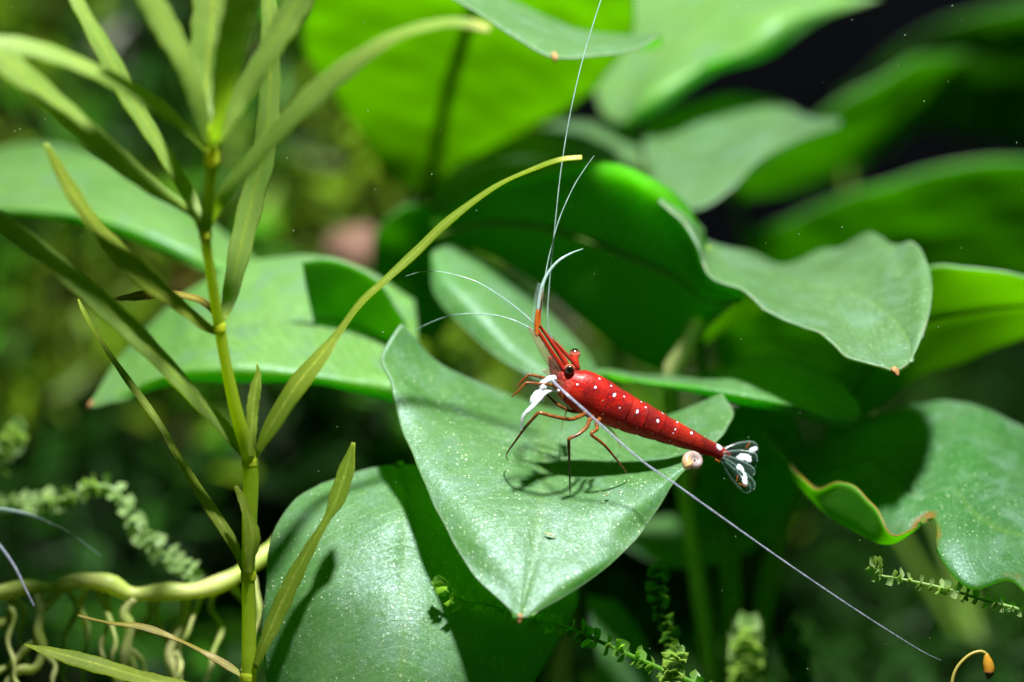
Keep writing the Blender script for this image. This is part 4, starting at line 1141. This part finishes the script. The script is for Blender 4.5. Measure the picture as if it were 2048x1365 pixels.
M['white'] = simple('white_claw', (0.80, 0.82, 0.84, 1), 0.35, 0.5, (20.0, (0.62, 0.72, 0.80, 1)), 0.25, (0.9, 0.9, 0.95, 1), bump=0.3, bscale=30)
M['milky'] = horn('milky_claw', (0.75, 0.80, 0.82, 1), (0.55, 0.66, 0.66, 1), 0.55)

sh = empty('shrimp', P(1140, 990, .05), 'bright red shrimp with white spots standing on a broad leaf', 'shrimp')
BD = 0.12    # depth of the body
axis = [(1099, 713, 4, 4), (1107, 726, 8, 11), (1116, 740, 14, 19), (1127, 754, 23, 28), (1142, 768.5, 34, 37), (1158, 778, 40.5, 42.5), (1180, 789, 42.5, 43.5), (1205, 803, 42, 42), (1230, 816, 38.5, 38.5),
        (1262, 831, 36, 35), (1295, 845, 32.5, 31), (1325, 858, 28, 27), (1355, 870, 24, 23.5), (1385, 882, 19.5, 20), (1410, 892.5, 16, 17), (1430, 901, 13.5, 14), (1447, 909, 11.5, 12), (1458, 914, 8, 9)]
NR, NS = 300, 96
A4 = np.array([np.r_[P(a[0], a[1], BD + 0.0013 * (a[0] - 1200)), a[2] / PXCM, a[3] / PXCM] for a in axis])
Q = even(A4, NR)
Tn = np.gradient(Q[:, :3], axis=0); Tn /= np.linalg.norm(Tn, axis=1)[:, None]
side = np.cross(Tn, UPV); side /= np.linalg.norm(side, axis=1)[:, None]
up = np.cross(side, Tn)
# the animal is rolled a little so that its back shows
roll = math.radians(-16)
side_r = side * math.cos(roll) + up * math.sin(roll)
up_r = up * math.cos(roll) - side * math.sin(roll)
s = np.linspace(0, 1, NR)
# segment borders along the body (fractions): carapace end, then five rings
seg_b = [0.445, 0.54, 0.63, 0.715, 0.80, 0.955]
verts = np.zeros((NR, NS, 3)); tint = np.zeros((NR, NS, 4))
for i in range(NR):
    ru, rd = Q[i, 3], Q[i, 4]
    step = 0.0; ph = 0.0
    lastb = 0.0
    for b in seg_b:
        if s[i] < b:
            ph = (s[i] - lastb) / (b - lastb)
            break
        lastb = b
    over = 1.0 + 0.048 * ph ** 5 if s[i] > 0.05 else 1.0
    for j in range(NS):
        a = 2 * math.pi * j / NS
        cu, su = math.cos(a), math.sin(a)
        r0 = (ru if cu > 0 else rd)
        w = 0.78 * 0.5 * (ru + rd)
        # a keeled back, flatter flanks, plates hanging in scallops below
        ex = 0.92
        yy = math.copysign(abs(cu) ** ex, cu) * r0
        xx = math.copysign(abs(su) ** 0.85, su) * w
        if cu < -0.55 and s[i] > seg_b[0] and s[i] < 0.90:
            yy *= 1 + 0.075 * math.sin(math.pi * ph) - 0.03
        o2 = over
        verts[i, j] = Q[i, :3] + o2 * (up_r[i] * yy + side_r[i] * xx)
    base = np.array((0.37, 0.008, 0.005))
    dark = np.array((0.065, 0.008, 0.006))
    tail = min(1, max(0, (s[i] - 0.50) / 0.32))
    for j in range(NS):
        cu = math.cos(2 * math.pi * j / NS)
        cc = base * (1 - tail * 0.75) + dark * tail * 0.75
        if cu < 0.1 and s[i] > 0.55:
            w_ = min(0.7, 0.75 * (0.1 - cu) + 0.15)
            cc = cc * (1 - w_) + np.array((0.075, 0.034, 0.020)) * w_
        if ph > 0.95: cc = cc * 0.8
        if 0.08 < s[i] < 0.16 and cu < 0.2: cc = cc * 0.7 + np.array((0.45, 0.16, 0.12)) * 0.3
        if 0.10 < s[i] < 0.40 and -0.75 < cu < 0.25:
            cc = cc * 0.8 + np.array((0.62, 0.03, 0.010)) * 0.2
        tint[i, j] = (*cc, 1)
V = verts.reshape(-1, 3)
# white spots, laid on the near flank and mirrored on the far one
prx, pry = project(V)
cen = np.repeat(Q[:, :3], NS, 0); sdr = np.repeat(side_r, NS, 0)
lateral = np.einsum('ij,ij->i', V - cen, sdr)
near = np.einsum('ij,ij->i', (V - cen), np.repeat(-FWD[None], len(V), 0)) > -0.02
spot = np.zeros(len(V))
spots_px = [(1155, 770, 3.6), (1191, 776, 3.8), (1199, 757, 3.6), (1222, 772, 2.6), (1229, 791, 5.6), (1239, 815.5, 3.0), (1248, 793, 2.8), (1283, 804, 3.2), (1275, 824, 3.8),
            (1291, 815, 2.4), (1325, 821.5, 3.6), (1316, 843, 4.2), (1355, 844.5, 3.2), (1351, 859, 3.2), (1383, 866, 4.2), (1436, 890, 9.0), (1206, 828, 2.8), (1239, 846, 2.6), (1274, 855, 2.4), (1305, 866, 2.4),
            (1160, 807, 2.2), (1346, 866, 2.2), (1340, 882, 2.0)]
for x, y, rr in spots_px:
    dd = np.hypot(prx - x, pry - y) + np.where(near, 0, 1e3)
    c0 = V[np.argmin(dd)]
    ci = np.argmin(dd) // NS
    lat = (c0 - Q[ci, :3]) @ side_r[ci]
    c1 = c0 - 2 * lat * side_r[ci]
    for cx in (c0, c1):
        el = np.array([rng.uniform(-1, 1) for _ in range(3)]); el /= np.linalg.norm(el)
        dv_ = V - cx
        dv_ = dv_ - np.outer(dv_ @ el, el) * rng.uniform(0.1, 0.45)
        d3 = np.linalg.norm(dv_, axis=1) * PXCM / (rr * rng.uniform(0.66, 0.9))
        spot = np.maximum(spot, np.clip(1.15 - 0.75 * d3, 0, 1))
faces = []
for i in range(NR - 1):
    for j in range(NS):
        a = i * NS + j; b = i * NS + (j + 1) % NS
        faces.append((b, a, a + NS, b + NS))
faces.append(tuple(range(NS))); faces.append(tuple(reversed(range((NR - 1) * NS, NR * NS))))
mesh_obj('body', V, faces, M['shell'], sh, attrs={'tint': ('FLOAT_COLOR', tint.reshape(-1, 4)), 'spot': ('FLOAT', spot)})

# rostrum: a toothed blade between the eyes
def blade(name, pts, mat, parent, n=24, teeth=0.0, thick=0.012):
    path, ex = px_path(pts, n)
    hw = ex[:, 0] / PXCM
    T = np.gradient(path, axis=0); T /= np.linalg.norm(T, axis=1)[:, None]
    vw = path - CAM; vw /= np.linalg.norm(vw, axis=1)[:, None]
    S = np.cross(T, vw); S /= np.linalg.norm(S, axis=1)[:, None]
    B = np.cross(S, T)
    tw = ex[:, 1][:, None] if ex.shape[1] > 1 else 0
    S2 = S * np.cos(tw) + B * np.sin(tw)
    u = np.linspace(-1, 1, 7)
    hh = hw[:, None] * u[None]
    if teeth:
        hh = hh * (1 + teeth * ((np.arange(n) % 2)[:, None] * (np.abs(u)[None] > 0.9)))
    G = path[:, None] + S2[:, None] * hh[..., None]
    return sheet(name, G, parent, [mat] * 3, thick)
blade('rostrum', [(1158, 736, .08, 3.5), (1144, 721, .08, 4), (1129, 706, .07, 3.2), (1115, 690, .05, 2.2), (1103, 677, .03, .8)], M['stalk_red'], sh, 30, 0.25, 0.03)
for pts in ([(1128, 742, -.02, 9), (1112, 719, -.06, 7.5), (1096, 694, -.10, 6), (1082, 671, -.12, 5), (1074, 658, -.12, 4.5)],
            [(1136, 734, .16, 8), (1121, 711, .16, 7), (1104, 687, .14, 5.5), (1088, 664, .12, 4.5), (1079, 652, .1, 4)]):
    tube_obj('antenna_base', [q[:3] + (q[3] * .8,) for q in pts], M['stalk_red'], sh, 20, 10)
blade('antenna_scale', [(1116, 748, -.14, 7), (1101, 724, -.18, 8.5), (1084, 696, -.2, 8), (1069, 671, -.2, 5.5), (1057, 654, -.2, 2)], M['clear'], sh, 34, 0.2, 0.008)
blade('antenna_scale', [(1136, 722, .28, 6), (1120, 698, .3, 7), (1108, 682, .3, 5), (1099, 670, .3, 2)], M['clear'], sh, 30, 0.25, 0.008)

# eyes
k = N('eye_glass')
geo = k.attr('pupil').outputs['Fac']
col = k.mix(k.ramp(geo, 0.45, 0.85), (0.085, 0.030, 0.018, 1), (0.003, 0.002, 0.002, 1))
col = k.mix(k.ramp(geo, 0.06, 0.20), (0.42, 0.10, 0.07, 1), col)
M['eye'] = k.done(k.principled(col, 0.12, 0.6, None, coat=0.8))
def ball(name, c, rad, mat, parent, look, nu=28, nv=18):
    vs = []; fs = []; pu = []
    look = np.array(look, float); look /= np.linalg.norm(look)
    for i in range(nv + 1):
        th = math.pi * i / nv
        for j in range(nu):
            ph = 2 * math.pi * j / nu
            v = np.array((math.sin(th) * math.cos(ph), math.sin(th) * math.sin(ph), math.cos(th)))
            vs.append(np.array(c) + v * rad); pu.append(max(0, (v @ look - 0.35) / 0.6))
    for i in range(nv):
        for j in range(nu):
            a = i * nu + j; b = i * nu + (j + 1) % nu
            fs.append((a, a + nu, b + nu, b))
    return mesh_obj(name, vs, fs, mat, parent, attrs={'pupil': ('FLOAT', pu)})
ball('eye', P(1139, 739.5, -.055), 11.0 / PXCM, M['eye'], sh, -FWD * 1.0 - UPV * 0.12 + RGT * 0.05)
tube_obj('eye_stalk', [(1152, 738, .20, 9), (1150, 726, .28, 8.5), (1149.5, 718, .33, 8), (1149, 713, .35, 8.5)], M['stalk_red'], sh, 10, 14)
ball('eye', P(1149.5, 708, .36), 11.4 / PXCM, M['eye'], sh, -FWD * 0.25 + UPV * 0.95)

# long feelers
feelers = [
    ('antenna', [(1100, 757, -.14, 4.6), (1130, 786, -.30, 4.4), (1167, 819, -.34, 4.2), (1230, 876, -.30, 3.8), (1290, 927, -.28, 3.5), (1350, 968, -.26, 3.2), (1420, 1018, -.25, 2.9), (1560, 1117, -.2, 2.4), (1700, 1212, -.15, 1.9), (1800, 1276, -.1, 1.4), (1850, 1306, -.08, 1.0), (1882, 1321, -.06, .6)], 'feeler_thick', 150),
    ('antenna', [(1112, 690, .26, 2.4), (1102, 676, .25, 2.3), (1097, 660, .24, 2.2), (1095, 630, .22, 2.1), (1097, 590, .2, 2.0), (1103, 520, .16, 2.0), (1111, 440, .1, 1.9), (1122, 340, .05, 1.9), (1141, 225, 0, 1.8), (1168, 110, -.03, 1.8), (1205, -10, -.05, 1.7), (1240, -120, -.05, 1.5)], 'feeler', 120),
    ('antennule', [(1079, 655, .1, 3.0), (1081, 635, .1, 2.4), (1084, 600, .1, 2.1), (1090, 555, .08, 1.9), (1100, 505, .08, 1.8), (1118, 440, .1, 1.6), (1145, 378, .12, 1.3), (1168, 340, .14, 1.0), (1188, 312, .16, .6)], 'feeler', 70),
    ('antennule', [(1075, 660, -.12, 3.4), (1068, 648, -.12, 2.4), (1040, 622, -.12, 2.1), (1000, 592, -.1, 1.9), (955, 565, -.08, 1.7), (910, 550, -.06, 1.4), (870, 543, -.04, 1.2), (838, 545, -.03, .9), (811, 553, 0, .5)], 'feeler', 70),
    ('antennule', [(1076, 664, .08, 3.4), (1060, 657, .06, 2.4), (1030, 642, .05, 2.1), (990, 631, .1, 2.0), (940, 628, .2, 1.9), (900, 632, .3, 1.7), (860, 646, .42, 1.4), (825, 664, .55, 1.0), (804, 678, .62, .5)], 'feeler', 70),
]
for nm, pts, mt, n in feelers:
    tube_obj(nm, [q[:3] + (q[3] * .68,) for q in pts], M[mt], sh, n, 7, wob=0.12)
tube_obj('antennule', [(1074, 672, -.14, 4.6), (1073, 655, -.14, 4.8), (1074, 635, -.14, 4.4), (1076, 620, -.14, 4.0)], M['orange'], sh, 14, 10)
tube_obj('antennule', [(1078, 655, -.02, 3.4), (1079, 630, -.02, 3.2), (1081, 610, -.02, 3.0), (1084, 580, -.02, 2.2)], M['orange'], sh, 16, 8)
tube_obj('antennule', [(1076, 621, -.14, 4.0), (1079, 595, -.14, 3.9), (1085, 570, -.14, 3.6), (1097, 545, -.12, 3.2), (1117, 522, -.1, 2.6), (1142, 507, -.05, 1.9), (1166, 498, 0, .8)], M['feeler'], sh, 40, 9)
# bristles on the thick feeler
bv = []; bf = []
path, ex = px_path([(1069, 640, -.14), (1072, 615, -.14), (1075, 592, -.14), (1081, 568, -.14)], 26)
for i in range(26):
    a = path[i]; b = a - RGT * 0.028 + UPV * 0.008
    v, f = tube([a, b], [0.0018, 0.0007], 4, start=len(bv))
    bv += v; bf += f
bo = mesh_obj('bristles', bv, bf, M['feeler'], sh); bo['kind'] = 'stuff'

# walking legs: base first, in joints
legs = [
    ('leg', [(1172, 826, -.02, 5.5), (1162, 832, -.10, 5.2), (1141, 839, -.20, 4.8), (1110, 834, -.26, 4.6), (1079, 826, -.28, 4.4), (1074, 829, -.28, 4.2), (1051, 855, -.20, 3.6), (1030, 884, -.08, 2.8), (1015, 905, .08, 1.9), (1013, 914, .16, 1.5), (1016, 921, .2, 1.1)], 'leg'),
    ('leg', [(1186, 834, -.02, 6.0), (1178, 842, -.08, 5.4), (1174, 854, -.14, 4.8), (1157, 869, -.20, 4.4), (1140, 877, -.22, 4.4), (1137.5, 881, -.22, 4.2), (1138, 912, -.15, 3.3), (1139, 945, -.05, 2.5), (1140, 975, .02, 1.8), (1140, 990, .06, 1.0)], 'leg'),
    ('leg', [(1199, 838, .0, 6.0), (1193, 847, -.05, 5.2), (1194, 859, -.1, 4.6), (1183, 866, -.15, 4.4), (1184, 871, -.15, 4.2), (1209, 891, -.1, 3.6), (1232, 918, 0, 2.7), (1250, 941, .12, 1.8), (1256, 949, .2, 1.1)], 'leg'),
    ('leg', [(1150, 805, .2, 3.4), (1137, 814, .24, 3.0), (1132, 826, .3, 2.6), (1128, 838, .42, 2.2), (1124, 852, .62, 1.4), (1122, 862, .82, 1.0)], 'leg_far'),
    ('leg', [(1190, 838, .2, 4.0), (1206, 848, .28, 3.4), (1224, 862, .4, 2.8), (1236, 880, .55, 2.0), (1240, 898, .7, 1.2)], 'leg_far'),
    ('leg', [(1160, 824, .1, 4.4), (1143, 823, .05, 4.2), (1119, 812, -.02, 4.0), (1104, 800, -.06, 3.6), (1092, 788, -.08, 3.2)], 'leg'),
    ('leg', [(1150, 816, .05, 4.6), (1135, 806, .02, 4.2), (1124, 794, -.02, 4.0), (1117, 783, -.04, 3.6)], 'leg'),
    # small front legs with fine bristles
    ('feeding_leg', [(1116, 764, -.1, 4.4), (1098, 759, -.16, 4.2), (1078, 754, -.2, 3.8), (1060, 750, -.22, 3.2), (1056, 752, -.22, 3.0), (1047, 759, -.22, 3.0), (1039, 768, -.22, 2.4), (1033, 776, -.22, 1.2)], 'leg'),
    ('feeding_leg', [(1114, 776, -.12, 4.2), (1100, 770, -.18, 3.8), (1078, 768, -.22, 3.4), (1054, 766, -.24, 3.0), (1050, 768, -.24, 2.8), (1040, 779, -.24, 2.8), (1031, 787, -.24, 2.2), (1023, 795, -.24, 1.2)], 'leg'),
]
for nm, pts, mt in legs:
    tube_obj(nm, [q[:3] + (q[3] * .82,) for q in pts], M[mt], sh, 44, 9)
bv = []; bf = []
r = random.Random(5)
for pts in ([(1098, 759, -.16), (1078, 754, -.2), (1060, 750, -.22), (1039, 768, -.22)], [(1100, 770, -.18), (1078, 768, -.22), (1052, 766, -.24), (1031, 787, -.24)]):
    path, ex = px_path(pts, 22)
    for p in path:
        b = p + (-UPV * r.uniform(.02, .04) + RGT * r.uniform(-.02, .02))
        v, f = tube([p, b], [0.0024, 0.0008], 4, start=len(bv)); bv += v; bf += f
bo = mesh_obj('bristles', bv, bf, M['leg'], sh); bo['kind'] = 'stuff'
# white claws
claws = [
    [(1108, 757, -.13, 8), (1100, 758, -.16, 8), (1090, 763, -.18, 7.5), (1084, 769, -.19, 7.5), (1083, 776, -.2, 7), (1081, 782, -.2, 5), (1074, 788, -.21, 7.5), (1068, 796, -.21, 7.5), (1064, 802, -.22, 5), (1061, 808, -.22, 2)],
    [(1117, 782, -.08, 3.5), (1108, 780, -.12, 4), (1096, 783, -.16, 5.5), (1087, 787, -.19, 7), (1080, 796, -.22, 6), (1068, 810, -.25, 5), (1058, 820, -.26, 5), (1053, 825, -.26, 4.6)],
    [(1092, 768, -.05, 4), (1090, 776, -.08, 4), (1087, 784, -.1, 3)],
]
for pts in claws:
    tube_obj('claw', pts, M['white'], sh, 34, 12, flat=0.8, wob=0.05)
tube_obj('claw', [(1054, 823, -.26, 5), (1048, 831, -.26, 6.5), (1044, 842, -.25, 6), (1043, 852, -.24, 4), (1044, 860, -.23, 1.5)], M['milky'], sh, 20, 10, flat=0.7)
tube_obj('claw', [(1088, 788, -.16, 4), (1087, 797, -.15, 4.5), (1087, 806, -.14, 1.0)], M['milky'], sh, 10, 8, flat=0.6)
blade('mouthpart', [(1114, 752, -.1, 6), (1106, 746, -.13, 8), (1097, 744, -.15, 8), (1089, 743, -.16, 4), (1084, 740, -.16, 1)], M['clear'], sh, 20, 0.15)
blade('mouthpart', [(1124, 772, -.06, 7), (1116, 768, -.08, 8), (1110, 762, -.1, 6), (1106, 757, -.1, 2)], M['clear'], sh, 16, 0.1)
# small swimming legs under the tail
for i, (x, y) in enumerate([(1236, 858), (1264, 868), (1292, 877), (1320, 884), (1348, 892)]):
    tube_obj('swimmeret', [(x, y - 10, .12 + .0013 * (x - 1200), 6), (x + 7, y - 5, .12 + .0013 * (x - 1200), 5), (x + 16, y - 1, .12 + .0013 * (x - 1200), 3.5), (x + 24, y + 1, .12 + .0013 * (x - 1200), 1)], M['shell_dark'], sh, 10, 8, flat=0.5)

# tail fan: clear blades with white patches
k = N('tail_fan_clear')
wp = k.attr('patch').outputs['Fac']
rbb = k.math('SINE', k.math('MULTIPLY', k.attr('leaf_uv').outputs['Fac'], 30.0))
dk = k.principled((0.012, 0.035, 0.04, 1), 0.12, 0.6, None, coat=0.5)
lwt = k.n('ShaderNodeLayerWeight'); lwt.inputs[0].default_value = 0.25
thin = k.mixs(k.math('ADD', 0.035, k.math('MULTIPLY', lwt.outputs['Facing'], 0.12)), k.transparent((0.94, 0.985, 0.97, 1)), dk)
sx = k.n('ShaderNodeSeparateXYZ'); k.l(k.attr('leaf_uv').outputs['Vector'], sx.inputs[0])
rib_ = k.ramp(k.math('SINE', k.math('MULTIPLY', sx.outputs[0], 26.0)), 0.6, 1.0)
fr = k.math('SUBTRACT', 1.0, k.ramp(k.attr('margin').outputs['Fac'], 0.0, 0.018))
pale = k.math('ADD', k.math('MULTIPLY', rib_, 0.04), k.math('MULTIPLY', fr, 0.12))
thin = k.mixs(pale, thin, k.principled((0.45, 0.60, 0.58, 1), 0.4, 0.5))
M['fan'] = k.done(k.mixs(k.ramp(k.math('ADD', wp, k.math('MULTIPLY', k.math('SUBTRACT', k.noise(34.0, 5, 0.7), 0.5), 1.0)), 0.36, 0.52), thin, k.principled((0.85, 0.90, 0.97, 1), 0.4, 0.4)))
M['fan_edge'] = simple('tail_fan_spine', (0.45, 0.20, 0.08, 1), 0.3, 0.6)

def fan_blade(base, tip, w, d0, d1, patches, tw=0.3, name='tail_blade'):
    n, m = 40, 17
    b = np.array(base); t = np.array(tip)
    L = np.hypot(*(t - b))
    prof = np.interp(np.linspace(0, 1, n), [0, .15, .45, .75, .9, .97, 1], [.28, .5, .86, 1.0, .86, .55, .15]) * w
    dirp = (t - b) / L; nor = np.array((-dirp[1], dirp[0]))
    G = np.zeros((n, m, 3)); patch = np.zeros((n, m))
    for i in range(n):
        for j in range(m):
            u = -1 + 2 * j / (m - 1); f = i / (n - 1)
            q = b + dirp * L * f + nor * prof[i] * u
            dd = d0 + (d1 - d0) * f + 0.05 * u * tw + 0.03 * u * u
            G[i, j] = P(q[0], q[1], dd)
            for (x, y, rx, ry, an) in patches:
                ca_, sa_ = math.cos(an), math.sin(an)
                ex_, ey_ = (q[0] - x), (q[1] - y)
                e = math.hypot((ex_ * ca_ + ey_ * sa_) / rx, (-ex_ * sa_ + ey_ * ca_) / ry)
                patch[i, j] = max(patch[i, j], max(0, 1.0 - 0.58 * e))
    o = sheet(name, G, sh, [M['fan']] * 3, 0.006)
    a = o.data.attributes.new('patch', 'FLOAT', 'POINT')
    a.data.foreach_set('value', np.r_[patch.ravel(), patch.ravel()].astype(np.float32))
    return o
fan_blade((1444, 902), (1517, 900), 19, .42, .46, [(1506, 901, 10, 5.5, -.5)], name='tail_blade')
fan_blade((1446, 908), (1515, 924), 19, .38, .34, [(1487, 915, 13, 7, -.05), (1497, 921, 6, 4.5, .4)], name='tail_blade')
fan_blade((1447, 912), (1509, 950), 13, .34, .28, [(1482, 937, 9, 3.5, .95)], tw=-.3, name='telson')
fan_blade((1444, 917), (1507, 981), 16, .36, .30, [(1484, 947, 17, 5.5, 1.0), (1489, 964, 8, 4, 1.0)], tw=.4, name='tail_blade')
fan_blade((1440, 919), (1500, 984), 12, .42, .40, [], tw=.3, name='tail_blade')
for pts in ([(1492, 897, .40, 1.0), (1497, 890, .40, 1.3), (1499, 886, .40, 1.0)], [(1473, 964, .3, .8), (1475, 955, .3, 1.0), (1475, 952, .3, .8)], [(1478, 967, .3, .8), (1490, 973, .3, .8), (1495, 971, .3, .5)], [(1431, 919, .36, 1.2), (1437, 923, .36, 1.4), (1440, 925, .36, .8)]):
    tube_obj('spine', pts, M['orange'], sh, 8, 6)

# ------------------------------------------------------------------ snail
k = N('snail_shell')
sp = k.attr('shell_v').outputs['Fac']
n1 = k.noise(16.0, 3)
col = k.mix(k.ramp(n1, 0.3, 0.7), (0.40, 0.33, 0.33, 1), (0.28, 0.22, 0.23, 1))
sepz = k.n('ShaderNodeSeparateXYZ'); k.l(k.obj(), sepz.inputs[0])
col = k.mix(k.ramp(sp, 0.88, 1.0), col, (0.52, 0.36, 0.16, 1))
ridg = k.math('SINE', k.math('MULTIPLY', sp, 260.0))
M['snail'] = k.done(k.mixs(0.38, k.principled(col, 0.16, 0.6, k.bump(ridg, 0.12, 0.004), coat=0.6, coat_rough=0.08), k.translucent((0.75, 0.62, 0.5, 1))))
sn = empty('snail', P(1380, 944, .25), 'tiny pearly coiled snail on the leaf edge under the shrimp\'s tail', 'snail')
ax_n = -FWD * 0.80 + RGT * 0.30 + UPV * 0.42; ax_n /= np.linalg.norm(ax_n)
e1 = np.cross(ax_n, UPV); e1 /= np.linalg.norm(e1); e2 = np.cross(ax_n, e1)
cen = P(1389, 922, .10)
NT = 150
path = []; rad = []
for i in range(NT):
    t = i / (NT - 1)
    ang = t * 2 * math.pi * 2.7 + 2.55
    rr = 0.064 * math.exp((t - 1) * 1.55)
    path.append(cen + (math.cos(ang) * e1 + math.sin(ang) * e2) * rr - ax_n * 0.025 * t)
    rad.append(0.052 * math.exp((t - 1) * 1.75))
v, f = tube(path, rad, 22, flat=1.25)
sv = np.r_[np.repeat(np.linspace(0, 1, NT), 22), [0, 1]]
mesh_obj('shell', v, f, M['snail'], sn, attrs={'shell_v': ('FLOAT', sv)})
ball('foot', P(1371, 926, .12), 6.5 / PXCM, simple('snail_foot', (0.55, 0.50, 0.46, 1), 0.2, 0.6, None, 0.4, (0.8, 0.75, 0.65, 1)), sn, (0, 0, 1), 14, 10)

# ------------------------------------------------------------------ other things
a1 = tube_obj('stray_antenna', [(-60, 1012, .9, 4), (0, 1018, .9, 4), (60, 1030, .9, 3.6), (130, 1062, .9, 3), (180, 1096, .9, 2), (203, 1114, .9, 1)], M['feeler'], None, 30, 8)
tag(a1, 'thin pale feeler of an unseen shrimp above the rhizome', 'antenna', 'feelers of an unseen shrimp')
a2 = tube_obj('stray_antenna', [(-30, 1062, .6, 4), (0, 1092, .6, 3.6), (30, 1135, .6, 3), (52, 1180, .6, 2), (68, 1212, .6, 1)], M['feeler_thick'], None, 30, 8)
tag(a2, 'short pinkish feeler of an unseen shrimp crossing the rhizome', 'antenna', 'feelers of an unseen shrimp')

# bits lying on the leaves
def flake(px, py, d, w, h, ang, label, mat='debris'):
    pts = [(px - w * math.cos(ang), py - w * math.sin(ang), d, 1), (px, py, d - .012, h), (px + w * math.cos(ang), py + w * math.sin(ang), d, 1)]
    o = tube_obj('leaf_flake', pts, M[mat], None, 9, 7, flat=0.4, wob=0.2)
    tag(o, label, 'debris', 'flakes lying on the leaf')
flake(893, 991, .02, 7, 3.5, .5, 'small yellow flake near the left margin of the shrimp\'s leaf')
flake(1100, 1070, -.29, 12, 3, .45, 'thin pale flake beside the midrib of the shrimp\'s leaf')
flake(1214, 991, -.02, 4, 3, .2, 'tiny brown flake in the sheen near the shrimp\'s hind foot')

# specks drifting in the water
r = np.random.default_rng(21)
vs = []; fs = []
for i in range(100):
    c = P(r.uniform(0, 2048), r.uniform(0, 1365), r.uniform(-.35, .45))
    s_ = r.uniform(.002, .005)
    k0 = len(vs)
    for dx in ((1, 0, 0), (-1, 0, 0), (0, 1, 0), (0, -1, 0), (0, 0, 1), (0, 0, -1)):
        vs.append(c + np.array(dx) * s_)
    for a, b, c_ in ((0, 2, 4), (2, 1, 4), (1, 3, 4), (3, 0, 4), (2, 0, 5), (1, 2, 5), (3, 1, 5), (0, 3, 5)):
        fs.append((k0 + a, k0 + b, k0 + c_))
tag(mesh_obj('floating_specks', vs, fs, M['speck']), 'fine pale specks drifting in the water', 'particles', kind='stuff')
